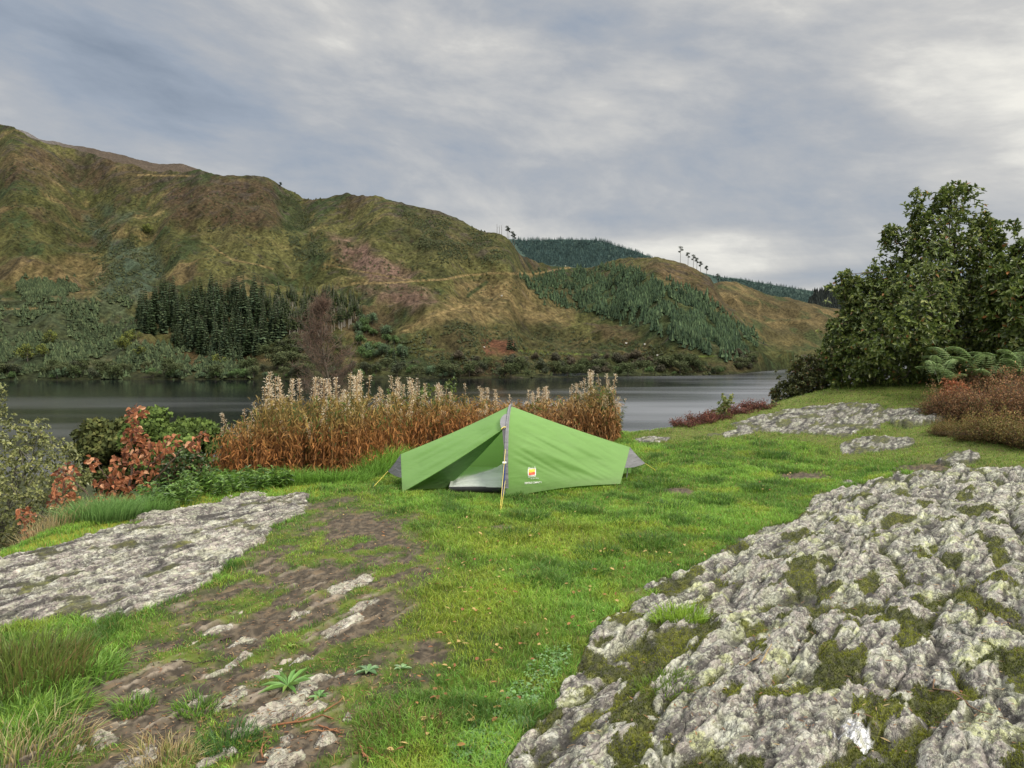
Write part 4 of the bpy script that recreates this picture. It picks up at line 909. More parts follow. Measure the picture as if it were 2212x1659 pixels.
# two domed oaks lower down by the water
def domed(poly, depth, nc, rad, n, cols, seed):
    A = Acc(); Cn = inpoly_pts(poly, nc); s = -sdpoly(Cn[:, 0], Cn[:, 1], poly); px = depth / FL
    Qc = pt(Cn[:, 0], Cn[:, 1], depth + rng.uniform(-1, 1, nc) * np.minimum(s * px * 1.4, 4)); out = []
    for c_ in Qc:
        m = n // nc; d = rdir(m, .55); q_ = c_ + d * rad * np.array([1.25, 1.25, .65]) * rng.uniform(.7, 1.05, (m, 1)); out.append(q_)
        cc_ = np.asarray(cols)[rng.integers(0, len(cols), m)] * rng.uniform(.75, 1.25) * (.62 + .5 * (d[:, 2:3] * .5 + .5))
        quadleaves(A, q_, nrm(rdir(m) + .3 * d), d + .4 * rdir(m), .30 * rng.uniform(.6, 1.2, m), .24, cc_)
    return A, np.concatenate(out)
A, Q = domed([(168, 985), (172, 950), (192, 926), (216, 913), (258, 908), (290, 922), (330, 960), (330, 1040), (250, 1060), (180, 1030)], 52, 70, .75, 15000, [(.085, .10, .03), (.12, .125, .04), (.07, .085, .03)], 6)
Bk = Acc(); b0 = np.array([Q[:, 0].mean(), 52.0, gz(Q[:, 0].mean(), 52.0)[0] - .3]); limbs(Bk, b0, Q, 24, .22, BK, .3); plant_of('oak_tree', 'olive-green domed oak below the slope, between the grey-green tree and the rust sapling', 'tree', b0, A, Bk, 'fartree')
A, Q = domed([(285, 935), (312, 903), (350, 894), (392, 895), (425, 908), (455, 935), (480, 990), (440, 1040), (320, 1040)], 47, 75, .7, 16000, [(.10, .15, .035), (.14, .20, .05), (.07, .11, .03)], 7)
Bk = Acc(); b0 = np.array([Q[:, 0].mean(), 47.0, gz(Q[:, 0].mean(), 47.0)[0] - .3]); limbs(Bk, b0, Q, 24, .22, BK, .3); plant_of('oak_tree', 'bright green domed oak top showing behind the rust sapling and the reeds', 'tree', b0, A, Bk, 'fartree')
# reddish bare birch
def birch():
    A = Acc(); Lf = Acc(); d = 42.0; base = pt(712, 905, d); top = pt(692, 645, d); col = np.array((.105, .088, .068))
    t = np.linspace(0, 1, 14); tr = lerp(base, top, t) + np.stack([.12 * np.sin(t * 7), 0 * t, 0 * t], -1); tube(A, tr, .085 * (1 - .93 * t) + .008, col, 6)
    wid = lambda f: np.interp(f, [0, .2, .35, .5, .7, .85, 1], [1.9, 2.3, 2.1, 1.7, .95, .45, .1])
    for _ in range(85):
        f = rng.uniform(.08, .97); s = lerp(base, top, np.array(f)) + [.12 * math.sin(f * 7), 0, 0]; a = rng.uniform(0, 2 * math.pi); w_ = wid(f) * rng.uniform(.5, 1.05)
        e_ = s + np.array([math.cos(a) * w_, math.sin(a) * w_, w_ * rng.uniform(.5, 1.3)]); tt = np.linspace(0, 1, 8)[:, None]
        mid = (s + e_) / 2 + np.array([0, 0, -.12 * w_]) + .06 * rng.normal(size=3); p_ = (1 - tt) ** 2 * s + 2 * tt * (1 - tt) * mid + tt ** 2 * e_
        tube(A, p_, .022 * (1 - .8 * tt[:, 0]) + .004, col, 4)
        for _ in range(16):
            g = rng.uniform(.25, 1); q_ = p_[int(g * 7)]; dd = nrm(((e_ - s) * .6 + .7 * w_ * rng.normal(size=3))[None])[0]; l_ = rng.uniform(.25, .6)
            m_ = q_ + dd * l_ * .5 + .03 * rng.normal(size=3); e2 = q_ + dd * l_ + np.array([0, 0, .05]); tube(A, [q_, m_, e2], [.007, .006, .004], col * rng.uniform(.8, 1.5), 3)
            for _ in range(4):
                s3 = q_ + (e2 - q_) * rng.uniform(.2, 1); tube(A, [s3, s3 + .16 * rng.normal(size=3) + [0, 0, .06]], .0045, col * np.array((1.25, .95, .9)) * rng.uniform(.8, 1.5), 3)
    n = 420; f = rng.beta(3.2, 1.6, n); a = rng.uniform(0, 2 * math.pi, n); w_ = wid(f) * np.sqrt(rng.random(n)) * .9
    q_ = lerp(base, top, f) + np.stack([np.cos(a) * w_, np.sin(a) * w_, w_ * .8 * rng.random(n)], -1)
    quadleaves(Lf, q_, rdir(n), rdir(n), .055, .045, jit((.17, .11, .05), n) * np.where(f > .8, 1.3, 1)[:, None])
    plant_of('birch_tree', 'thin almost bare reddish-brown birch behind the seeding willowherb', 'tree', base, Lf, A, 'dryleaf', None, 'leaves', 'branches')
birch()
# rust-leaved sapling
def rusty():
    A = Acc(); Bk = Acc(); d = 8.15; cl = [([(232, 1096), (230, 1040), (240, 1000), (262, 960), (278, 935), (300, 930), (330, 958), (342, 1000), (332, 1040), (322, 1078), (300, 1098)], 560), ([(276, 905), (277, 880), (314, 880), (312, 902), (298, 912)], 60), ([(270, 935), (288, 905), (302, 935)], 40),
        ([(335, 950), (382, 938), (390, 958), (352, 990), (335, 985)], 80), ([(400, 962), (440, 930), (452, 945), (420, 978)], 55), ([(112, 1062), (122, 1012), (146, 1008), (160, 1050), (168, 1076), (140, 1102), (106, 1092)], 190), ([(188, 992), (207, 984), (212, 1008), (197, 1012)], 35), ([(204, 1040), (236, 1028), (242, 1085), (212, 1078)], 70), ([(34, 1102), (60, 1092), (80, 1116), (72, 1146), (44, 1138)], 60), ([(44, 1150), (90, 1142), (95, 1165), (50, 1170)], 26), ([(166, 1075), (240, 1082), (240, 1105), (180, 1110)], 40), ([(135, 1002), (150, 995), (165, 1020), (150, 1025)], 20)]
    base = pt(268, 1160, d)
    for poly, n in cl:
        n = int(n * .62)
        P = inpoly_pts(poly, n); q_ = pt(P[:, 0], P[:, 1], d + rng.uniform(-.3, .3, n)); D = nrm(rdir(n) + [0, 0, -.25]); U = nrm(rdir(n) + [0, -.9, .5])
        c_ = np.asarray([(.42, .18, .09), (.29, .11, .05), (.15, .06, .035), (.56, .31, .18)])[rng.choice(4, n, p=[.35, .33, .2, .12])] * rng.uniform(.75, 1.2, (n, 1))
        leaves(A, q_, D, U, .070 * rng.uniform(.6, 1.15, n), .040 * rng.uniform(.8, 1.2, n), c_, .5 , .2)
    def br(pts, r):
        P = np.array([pt(a, b, d + c) for a, b, c in pts]); t = np.linspace(0, 1, len(P)); tt = np.linspace(0, 1, 16); P = np.stack([np.interp(tt, t, P[:, k]) for k in range(3)], -1); P[1:-1] += .008 * rng.normal(size=(14, 3)); tube(Bk, P, r * (1 - .8 * tt) + .002, np.array((.12, .085, .065)), 5)
    br([(268, 1160, 0), (275, 1080, 0), (288, 1000, .05), (285, 940, 0), (296, 870, 0)], .016); br([(268, 1150, 0), (215, 1088, -.1), (160, 1040, -.1), (128, 1008, -.1)], .011); br([(270, 1130, 0), (330, 1040, .1), (390, 975, .1), (446, 930, .1)], .010)
    br([(265, 1150, 0), (150, 1130, -.2), (60, 1110, -.2)], .009); br([(270, 1110, 0), (240, 1040, .1), (200, 990, .1)], .008); br([(280, 1060, 0), (330, 1000, -.1), (370, 945, -.1)], .008); br([(150, 1130, -.2), (135, 1080, -.1), (145, 1000, -.1)], .006); br([(100, 1120, -.2), (70, 1160, -.2), (50, 1165, -.2)], .005)
    plant_of('sapling', 'sapling with curled rust-brown dead leaves at the edge of the slope', 'sapling', base, A, Bk, 'dryleaf', None, 'leaves', 'stem')
rusty()
# dark green bramble between the sapling and the reeds
def bushy(name, label, poly, d, th, n, L, W, cols, wts, nl=14, r0=.012, cat='shrub', group=None, seed=20, holes=.1, lm='leaf'):
    A = Acc(); Bk = Acc(); Q = crown(A, poly, d, th, n, L, W, 5, cols, wts, holes=holes, rr=.3, seed=seed)
    c = Q.mean(0); b0 = np.array([c[0], c[1], gz(c[0], c[1])[0] - .05]); limbs(Bk, b0, Q, min(nl, len(Q)), r0, np.array((.13, .09, .06)), .03, 40)
    return plant_of(name, label, cat, b0, A, Bk, lm, group, 'leaves', 'stems')
bushy('bramble', 'dark green bramble between the rust sapling and the tall brown willowherb', [(335, 1060), (345, 1000), (360, 975), (400, 965), (440, 985), (460, 1030), (450, 1060)], 9.0, .3, 420, .05, .034, [(.04, .075, .02), (.08, .12, .03), (.18, .1, .05)], [5, 3, 1.3])
bushy('bramble', 'low dark green bush behind the right slope of the tent', [(1215, 925), (1225, 908), (1260, 900), (1300, 905), (1330, 915), (1325, 945), (1230, 945)], 11.9, .4, 420, .055, .035, [(.035, .06, .02), (.09, .12, .05), (.12, .09, .05)], [5, 2, 1.5], seed=22)
bushy('shrub', 'leafy yellow-green shrub sticking up among the willowherb tops', [(828, 900), (838, 845), (870, 825), (900, 840), (960, 835), (968, 812), (990, 825), (975, 860), (930, 900)], 11.9, .3, 230, .06, .028, [(.09, .14, .03), (.15, .19, .04), (.05, .08, .02)], [4, 3, 2], seed=23, holes=.22)
bushy('sapling', 'small light green sapling rising from the dark heather at the lake edge', [(1540, 905), (1548, 880), (1562, 868), (1560, 858), (1585, 852), (1582, 866), (1568, 878), (1575, 900), (1560, 912)], 13.2, .15, 75, .07, .04, [(.17, .20, .05), (.11, .15, .04), (.25, .24, .08)], [4, 3, 2], 6, .008, 'sapling', seed=24, holes=.1)
bushy('sapling', 'tiny sparse green sprig at the left end of the big bush', [(1655, 895), (1660, 875), (1675, 868), (1685, 880), (1680, 900)], 14.0, .12, 40, .07, .03, [(.12, .15, .05), (.2, .12, .06)], [4, 1], 5, .006, 'sapling', seed=25, holes=.05)

# ---- rosebay willowherb gone to seed
CR = [(.80, .68, .49), (.68, .53, .34), (.88, .80, .64), (.5, .35, .2)]
def willowherb(H, kind, seed):
    t = thing('willowherb', None, 'wildflower'); t['group'] = 'tall willowherb stems behind the tent'
    S = Acc(); z = np.linspace(0, 1, 9); bx, by = rng.normal(0, .05, 2); path = np.stack([bx * z ** 2 * H + .01 * np.sin(z * 9), by * z ** 2 * H, z * H], -1)
    sc_ = {0: (.30, .13, .06), 1: (.22, .12, .06), 2: (.16, .17, .06)}[kind]; tube(S, path, .0052 * (1 - .65 * z), np.array(sc_), 4); S.obj('stem', M['bark'], t)
    at = lambda f: np.stack([np.interp(f, z, path[:, k]) for k in range(3)], -1)
    Lf = Acc(); n = {0: 85, 1: 95, 2: 130}[kind]; f = rng.uniform(.08, .80, n); a = rng.uniform(0, 2 * math.pi, n)
    dn_ = {0: -1.3, 1: -.8, 2: .25}[kind] + rng.normal(0, .45, n); D = np.stack([np.cos(a), np.sin(a), dn_], -1)
    lo = np.array((.38, .18, .06)); mi = np.array((.30, .21, .065)); gr = np.array((.095, .145, .035))
    if kind == 2: col = cmix(gr, np.array((.15, .17, .05)), rng.random(n))
    else: col = cmix(lo, mi, sst(.25, .6, f)); g = rng.random(n) < (.5 if kind == 1 else .14) * sst(.3, .6, f); col[g] = gr
    dk = rng.random(n) < .25; col[dk] = col[dk] * .45
    leaves(Lf, at(f), D, nrm(np.array([0, 0, 1.]) + .5 * rdir(n)), rng.uniform(.06, .12, n), rng.uniform(.009, .017, n), col * rng.uniform(.75, 1.25, (n, 1)), .15, .3)
    Lf.obj('leaves', M['dryleaf'] if kind < 2 else M['leaf'], t)
    Fl = Acc(); n = int({0: 120, 1: 90, 2: 36}[kind] * rng.uniform(.35, 1.1)); lo_ = {0: .70, 1: .74, 2: .84}[kind] + rng.uniform(-.03, .1); f = rng.uniform(lo_, 1.0, n); a = rng.uniform(0, 2 * math.pi, n)
    r = rng.uniform(.018, .036) * (1.15 - f) / .4 * rng.random(n) ** .5 * 1.4; q_ = at(f) + np.stack([np.cos(a) * r, np.sin(a) * r, 0 * a], -1); D = nrm(np.stack([np.cos(a), np.sin(a), rng.uniform(-.3, 1.6, n)], -1) + .7 * rdir(n))
    c_ = np.asarray(CR)[rng.choice(4, n, p=[.36, .26, .26, .12])] * rng.uniform(.8, 1.1, (n, 1))
    quadleaves(Fl, q_, D, rdir(n), rng.uniform(.022, .048, n), rng.uniform(.006, .013, n), c_); tube(Fl, [at(np.array(lo_ - .04)), at(np.array((lo_ + 1) / 2)), at(np.array(1.0))], .004, np.array(CR[3]), 4); Fl.obj('seed_head', M['fluff'], t)
    return t
front = table([(430, 1032), (520, 1042), (640, 1036), (760, 1030), (850, 1000), (900, 985), (1000, 974), (1100, 968), (1260, 962), (1320, 958), (1390, 955)])
topP = table([(430, 905), (450, 880), (475, 868), (500, 872), (530, 858), (560, 840), (572, 798), (600, 812), (640, 808), (700, 812), (740, 797), (785, 800), (810, 838), (850, 802), (880, 830), (900, 812), (950, 828), (980, 815), (1050, 828), (1100, 838), (1150, 832), (1200, 830), (1260, 815), (1285, 788), (1310, 800), (1340, 845), (1365, 825), (1390, 870)])
protos = [willowherb(1.3, 0, k) for k in range(6)] + [willowherb(1.3, 1, k) for k in range(3)] + [willowherb(1.25, 2, k) for k in range(3)]
used = [False] * len(protos)
LB = {0: 'dry brown willowherb stem with a cream fluffy seed head, in the bank behind the tent', 1: 'willowherb stem still part green under its seed head, in the brown bank behind the tent', 2: 'leafy green willowherb stem with a thin seed head, in the bank behind the tent'}
def wplace(X, Yb, push, height, kd):
    P = gplace(X, Yb)[0]; a = P[0] / P[1]; y = P[1] + push; x = a * y
    z = gz(x, y)[0]
    pr = {0: range(0, 6), 1: range(6, 9), 2: range(9, 12)}[kd]; k = int(rng.choice(list(pr)))
    # height so that the seed head reaches the wanted level
    if height is None: s = rng.uniform(.75, 1.0)
    else:
        want = EYE - (height - HOR) / FL * y; s = np.clip((want - z) / 1.3, .45, 1.6)
    rz = rng.uniform(0, 6.28); G_n = {0: 'dry willowherb stems', 1: 'part green willowherb stems', 2: 'leafy green willowherb stems'}[kd] + ' in the bank behind the tent'
    if not used[k]:
        o = protos[k]; o.location = (x, y, z - .02); o.rotation_euler = (0, 0, rz); o.scale = (1 / max(s, .8) ** .3, 1 / max(s, .8) ** .3, s) if False else (s ** .5, s ** .5, s); o['label'] = LB[kd]; o['group'] = G_n; used[k] = True
    else: o = dup(protos[k], (x, y, z - .02), rz, (s ** .5, s ** .5, s), LB[kd], G_n)
for i in range(285):
    X = rng.uniform(440, 1375) if i > 60 else rng.choice([575, 600, 625, 650, 690, 730, 745, 770, 790, 850, 865, 895, 905, 950, 975, 1010, 1050, 1130, 1170, 1215, 1240, 1270, 1310, 1345, 1365, 1378]) + rng.normal(0, 9)
    if 60 < i < 88: X = rng.uniform(1275, 1388)
    X = min(max(X, 436), 1385)
    kd = 2 if (X > 1230 and rng.random() < .6) else int(rng.choice([0, 1, 2], p=[.72, .22, .06]))
    hgt = topP(X) + (rng.exponential(26) if i > 60 else abs(rng.normal(0, 5))) + (0 if i < 130 else rng.uniform(15, 75))
    wplace(X, front(X) - (2 if i > 60 else 6), rng.uniform(.05, 1.6) * float(np.interp(X, [900, 1100, 1390], [1, .75, .35])), hgt, kd)
# the tangled brown mass underneath
A = Acc(); n = 3000; X = rng.uniform(440, 1330, n); Pf = gplace(X, front(X)); push = rng.uniform(0, 1.5, n) * np.interp(X, [900, 1100, 1330], [1, .75, .4]); y = Pf[:, 1] + push; x = Pf[:, 0] / Pf[:, 1] * y; z = gz(x, y)
tz_ = EYE - (topP(X) - HOR) / FL * y; H = np.clip((tz_ - z), .4, 1.6) * rng.uniform(.35, .68, n)
ln = rng.normal(0, .10, (n, 2)); 
cs = np.asarray([(.28, .135, .06), (.18, .085, .04), (.36, .21, .09), (.09, .05, .03)])[rng.choice(4, n, p=[.4, .3, .15, .15])]
blades(A, np.stack([x, y, z - .02], -1), H, rng.uniform(.006, .010, n), ln, cs, .8)
m = 46000; ii = rng.integers(0, n, m); f = rng.uniform(.05, 1.18, m); q_ = np.stack([x[ii] + ln[ii, 0] * H[ii] * f + .03 * rng.normal(size=m), y[ii] + ln[ii, 1] * H[ii] * f + .03 * rng.normal(size=m), z[ii] + H[ii] * f], -1)
hh = (q_[:, 2] - z[ii]) ; col = cmix(np.array((.37, .165, .055)), np.array((.27, .20, .065)), sst(.35, .85, hh)); col = cmix(col, np.array((.34, .25, .13)), .65 * sst(-1.2, 1.0, q_[:, 0]) * rng.random(m)); g = rng.random(m) < (.42 * sst(.35, .75, hh) * sst(-.2, .25, fbm(q_[:, 0] * 1.5, q_[:, 1] * 1.5, 170, 3)) + .03); col[g] = (.10, .145, .035); dk = rng.random(m) < .3; col[dk] *= .4
leaves(A, q_, rdir(m, -1.0), rdir(m, .6), rng.uniform(.05, .11, m), rng.uniform(.009, .018, m), col * rng.uniform(.7, 1.3, (m, 1)), .15, .3)
tag(A.obj('withered_undergrowth', M['dryleaf']), 'tangled rust-brown withered stems and leaves filling the bank behind the tent', 'undergrowth', None, 'stuff')
# ---- tussocks and weeds
def tussock(name, label, X, Y, n, rad, H, W, cols, lean=.6, cat='grass tussock', group=None, ry=1.0, mat='grass', dark=.45):
    P = gplace(X, Y)[0]; A = Acc(); r = np.sqrt(rng.random(n)) * rad; a = rng.uniform(0, 2 * math.pi, n); x = np.cos(a) * r; y = np.sin(a) * r * ry
    z = gz(P[0] + x, P[1] + y) - P[2]; z = np.clip(z, -.4, .4)
    ln = np.stack([x, y], -1) / rad * lean + rng.normal(0, lean * .45, (n, 2)); c_ = np.asarray(cols)[rng.integers(0, len(cols), n)] * rng.uniform(.7, 1.25, (n, 1))
    blades(A, np.stack([x, y, z - .01], -1), H * rng.uniform(.45, 1.1, n), W * rng.uniform(.7, 1.3, n), ln, c_, dark)
    o = A.obj(name, M[mat]); o.location = tuple(P); return tag(o, label, cat, group)
GB = [(.12, .24, .035), (.19, .33, .05), (.08, .15, .03)]; ST = [(.40, .31, .15), (.30, .22, .10), (.48, .40, .22)]
tussock('rush_clump', 'big clump of brown-green rushes and long grass at the left edge of the foreground', 35, 1475, 1300, .34, .24, .006, [(.13, .17, .035), (.09, .12, .03), (.20, .15, .06), (.14, .20, .04)], .45)
tussock('grass_tussock', 'bright long grass spilling below the rush clump at the left edge', 30, 1560, 900, .30, .12, .006, GB + [(.22, .36, .06)], 1.0)
tussock('grass_tussock', 'broad-bladed green tuft on the right side of the rush clump', 175, 1465, 360, .18, .12, .010, [(.13, .26, .04), (.19, .32, .06)], 1.0)
tussock('grass_tussock', 'soft fine green grass tussock at the far side of the left rock slab', 215, 1122, 1800, .36, .26, .005, [(.15, .27, .08), (.20, .33, .10), (.10, .2, .05)], .55, ry=.6)
tussock('grass_tussock', 'second soft green tussock right of it, under the rust sapling', 300, 1108, 1200, .30, .20, .005, [(.13, .26, .06), (.18, .31, .08)], .6, ry=.6)
tussock('dry_grass_tussock', 'pale dry straw grass at the left end of the rock slab', 22, 1178, 1400, .45, .30, .005, ST + [(.5, .36, .25)], .7, ry=.8)
tussock('dry_grass_tussock', 'thin dry grass below the curled rust leaves at the left', 100, 1150, 500, .3, .26, .004, ST, .6)
tussock('dry_grass_tussock', 'pale straw tuft at the bottom edge among the small ribs', 355, 1650, 420, .13, .08, .004, ST + [(.3, .3, .1)], .8)
tussock('grass_tussock', 'dull yellowish tuft in the bottom left corner', 30, 1650, 900, .28, .13, .005, ST + GB, .9)
tussock('grass_tussock', 'small bright tuft growing between the middle ribs', 425, 1535, 260, .09, .08, .005, GB, .9)
tussock('grass_tussock', 'small bright tuft left of the middle ribs', 290, 1535, 240, .09, .08, .005, GB, .9)
tussock('grass_tussock', 'dark green tuft at the bottom centre left', 500, 1612, 380, .12, .08, .0045, [(.05, .12, .03), (.09, .18, .04)], .8)
tussock('grass_tussock', 'tuft of brownish grass beside the twigs at the bottom', 880, 1590, 600, .2, .10, .0045, [(.14, .10, .04), (.12, .17, .03)], .8)
tussock('grass_tussock', 'bright grass tuft growing in a hollow on the big outcrop', 1468, 1345, 650, .17, .09, .005, [(.22, .36, .04), (.28, .40, .06)], .7, ry=.6)
tussock('grass_tussock', 'small grass tuft in the moss lower on the big outcrop', 1428, 1490, 380, .13, .06, .0045, [(.16, .26, .03), (.12, .18, .03)], .8)
tussock('grass_tussock', 'leafy bright grass tuft at the left end of the tent', 820, 1010, 900, .45, .34, .008, [(.15, .30, .04), (.22, .38, .06)], .8, ry=.6)
for k, X in enumerate(np.linspace(455, 800, 9)):
    tussock('grass_tussock', 'long bright grass at the foot of the brown willowherb bank', float(X), front(X) + 8, 420, .26, rng.uniform(.14, .26), .007, [(.16, .32, .045), (.22, .40, .07), (.10, .2, .03)], .8, group='long grass along the foot of the willowherb bank', ry=.6)
for k, (X, Y, dd) in enumerate([(1150, 1120, 0), (1250, 1110, 0), (1330, 1130, 0), (1440, 1100, 0), (1540, 1085, 0), (1500, 1130, 0), (1390, 1175, 0), (1290, 1200, 0), (1620, 1060, 0), (1700, 1020, 0), (1270, 1240, 0), (1180, 1260, 0), (1090, 1060, 0), (1560, 1010, 0), (1660, 985, 0), (990, 1110, 0), (1420, 1050, 0), (1110, 1160, 0)]):
    tussock('grass_tuft', 'dark green thicker tuft standing out of the lawn in front of the tent', X + rng.normal(0, 8), Y, 420, rng.uniform(.14, .26), rng.uniform(.08, .12), .006, [(.07, .15, .025), (.10, .20, .03), (.05, .11, .02)], .8, 'grass tuft', 'dark tufts in the lawn')
def weed(n, H, L, W, cols, nm, lab, X, Y, cat='weed', group=None, ns=5, up=.5):
    P = gplace(X, Y)[0]; A = Acc(); Sx = Acc()
    for s in range(ns):
        a = rng.uniform(0, 6.28); tip = np.array([math.cos(a) * H * .3, math.sin(a) * H * .3, H * rng.uniform(.7, 1.1)]); o0 = np.array([math.cos(a), math.sin(a), 0]) * .03; tube(Sx, [o0, o0 + tip * .5 + [0, 0, .02], o0 + tip], [.004, .003, .002], np.array((.13, .18, .05)), 4)
        f = rng.uniform(.1, 1, n); b = rng.uniform(0, 6.28, n); D = np.stack([np.cos(b), np.sin(b), rng.uniform(-.1, .9, n) * up * 2], -1)
        leaves(A, o0 + tip * f[:, None], D, nrm(np.array([0, 0, 1.]) + .3 * rdir(n)), L * rng.uniform(.6, 1.15, n) * (1.15 - .5 * f), W * rng.uniform(.7, 1.2, n), np.asarray(cols)[rng.integers(0, len(cols), n)] * rng.uniform(.75, 1.2, (n, 1)), .2, .3)
    t = thing(nm, lab, cat, tuple(P), 0, group); A.obj('leaves', M['leaf'], t); Sx.obj('stem', M['leaf'], t); return t
wg = [(.11, .21, .04), (.17, .29, .06), (.07, .14, .035)]
wp = [(325, 1092), (345, 1085), (375, 1080), (400, 1088), (420, 1075), (445, 1068), (470, 1075), (490, 1060), (515, 1068), (540, 1055), (560, 1062), (585, 1052), (410, 1060), (455, 1050), (610, 1052), (355, 1100), (500, 1045)]
for k, (X, Y) in enumerate(wp):
    weed(22, rng.uniform(.16, .30), .11, .022, wg, 'weed', 'leafy green weed in the fringe between the rock slab and the brown willowherb', X, Y, 'weed', 'green weeds along the rock slab')
def rosette(X, Y, n, L, W, col, lab):
    P = gplace(X, Y)[0]; A = Acc(); a = np.linspace(0, 2 * math.pi, n, endpoint=False) + rng.normal(0, .2, n)
    leaves(A, np.zeros((n, 3)) + [0, 0, .005], np.stack([np.cos(a), np.sin(a), rng.uniform(.25, .9, n)], -1), np.array([[0, 0, 1.]]) + .2 * rdir(n), L * rng.uniform(.75, 1.2, n), W * rng.uniform(.8, 1.1, n), jit(col, n, .1), .25, .35)
    o = A.obj('plantain', M['leaf']); o.location = tuple(P); tag(o, lab, 'weed')
rosette(622, 1492, 13, .15, .020, (.19, .34, .09), 'large long-leaved green rosette above the largest pale rock rib')
rosette(795, 1455, 9, .07, .022, (.16, .28, .12), 'flat green rosette left of two, at the edge of the worn lawn')
rosette(868, 1445, 8, .06, .020, (.22, .34, .16), 'pale green rosette right of two, at the edge of the worn lawn')
rosette(625, 1402, 8, .05, .014, (.22, .30, .06), 'tiny yellow-green rosette on the bare soil')
rosette(690, 1510, 7, .06, .022, (.16, .3, .09), 'small green rosette at the upper tip of the largest pale rib')
rosette(1130, 1575, 9, .07, .03, (.16, .27, .12), 'pale green rosette in the crack at the foot of the big outcrop')
rosette(1060, 1640, 10, .07, .03, (.18, .30, .12), 'leafy green rosette at the bottom edge beside the big outcrop')
A = Acc(); n = 900; P = gplace(*inpoly_pts([(1000, 1659), (960, 1620), (1060, 1540), (1180, 1400), (1240, 1390), (1230, 1440), (1150, 1540), (1095, 1640)], n).T)
leaves(A, P + [0, 0, .015], np.stack([rng.normal(size=n), rng.normal(size=n), .3 * rng.random(n)], -1), np.array([[0, 0, 1.]]) + .3 * rdir(n), rng.uniform(.012, .03, n), rng.uniform(.01, .02, n), jit((.14, .25, .09), n), .2, .1)
tag(A.obj('clover', M['leaf']), 'patch of small pale green leaves along the foot of the big outcrop', 'ground cover', None, 'stuff')
# sticks
def stick(X0, Y0, X1, Y1, r, col, lab, kids=0, grp='broken twigs on the ground'):
    a, b = gplace([X0, X1], [Y0, Y1]); A = Acc(); t = np.linspace(0, 1, 7); L_ = np.linalg.norm(b - a); p_ = lerp(a, b, t) + .03 * L_ * rng.normal(size=(7, 3)) * [1, 1, .2]; p_[:, 2] = gz(p_[:, 0], p_[:, 1]) + r + .006; p_ -= a
    tube(A, p_, r * (1 - .5 * t), np.array(col), 6)
    for _ in range(kids):
        k = rng.integers(1, 6); d = (b - a) * .25 + .15 * L_ * rng.normal(size=3) * [1, 1, .2]; tube(A, [p_[k], p_[k] + d * .6, p_[k] + d], [r * .6, r * .5, r * .3], np.array(col), 4)
    o = A.obj('twig', M['bark']); o.location = tuple(a); tag(o, lab, 'twig', grp)
RB = (.22, .10, .05); DB = (.06, .045, .035)
for s in [(535, 1608, 590, 1600, .005, RB), (590, 1575, 720, 1555, .005, RB), (660, 1590, 730, 1580, .004, (.3, .15, .07)), (690, 1570, 740, 1590, .004, RB), (700, 1545, 745, 1515, .003, RB), (790, 1625, 850, 1650, .007, RB), (775, 1618, 800, 1658, .006, (.3, .14, .07)), (830, 1648, 870, 1615, .004, RB), (105, 1632, 165, 1620, .004, RB), (375, 1440, 500, 1435, .003, DB), (150, 1545, 190, 1560, .004, RB), (480, 1535, 500, 1532, .006, DB), (565, 1640, 570, 1590, .004, RB), (900, 1640, 1010, 1652, .004, DB), (1600, 1440, 1650, 1430, .003, (.3, .2, .1)), (1640, 1450, 1667, 1425, .004, (.35, .27, .14)), (2010, 1480, 2160, 1570, .004, (.2, .13, .08))]:
    stick(*s, 'thin broken reddish-brown twig lying on the ground' if s[5] != DB else 'thin dark twig lying on the soil', 1, 'broken twigs on the ground' if s[5] != DB else 'dark twigs on the soil')
stick(478, 1392, 500, 1380, .008, DB, 'dark knobbly root stub on the bare soil', 4, None)
# leaf litter and crumbs
n = 3000; Pl = inpoly_pts([(60, 1650), (300, 1330), (560, 1180), (700, 1090), (900, 1120), (1000, 1230), (880, 1500), (800, 1650)], n); P = gplace(Pl[:, 0], Pl[:, 1]); A = Acc()
leaves(A, P + [0, 0, .004], np.stack([rng.normal(size=n), rng.normal(size=n), .15 * rng.random(n)], -1), np.array([[0, 0, 1.]]) + .4 * rdir(n), rng.uniform(.008, .035, n), rng.uniform(.003, .008, n), np.asarray([(.16, .10, .06), (.30, .20, .11), (.05, .035, .03), (.24, .12, .06)])[rng.integers(0, 4, n)], .2, 0)
n = 420; Pl = inpoly_pts([(1150, 1650), (1400, 1350), (1900, 1060), (2200, 1060), (2200, 1650)], n); P = gplace(Pl[:, 0], Pl[:, 1])
leaves(A, P + [0, 0, .006], np.stack([rng.normal(size=n), rng.normal(size=n), .15 * rng.random(n)], -1), np.array([[0, 0, 1.]]) + .4 * rdir(n), rng.uniform(.01, .045, n), rng.uniform(.003, .008, n), np.asarray([(.16, .10, .06), (.36, .27, .14), (.25, .12, .06)])[rng.integers(0, 3, n)], .2, 0)
n = 260; Pl = inpoly_pts([(700, 1120), (1200, 1100), (1750, 1000), (1650, 1130), (1250, 1380), (1000, 1640), (850, 1640), (950, 1300)], n); P = gplace(Pl[:, 0], Pl[:, 1])
leaves(A, P + [0, 0, .035], np.stack([rng.normal(size=n), rng.normal(size=n), .3 * rng.random(n)], -1), np.array([[0, 0, 1.]]) + .4 * rdir(n), rng.uniform(.02, .045, n), rng.uniform(.012, .022, n), np.asarray([(.30, .16, .06), (.42, .30, .12), (.25, .11, .05)])[rng.integers(0, 3, n)], .2, 0)
tag(A.obj('leaf_litter', M['dryleaf']), 'scattered brown leaf and twig crumbs on the soil and rock', 'litter', None, 'stuff')
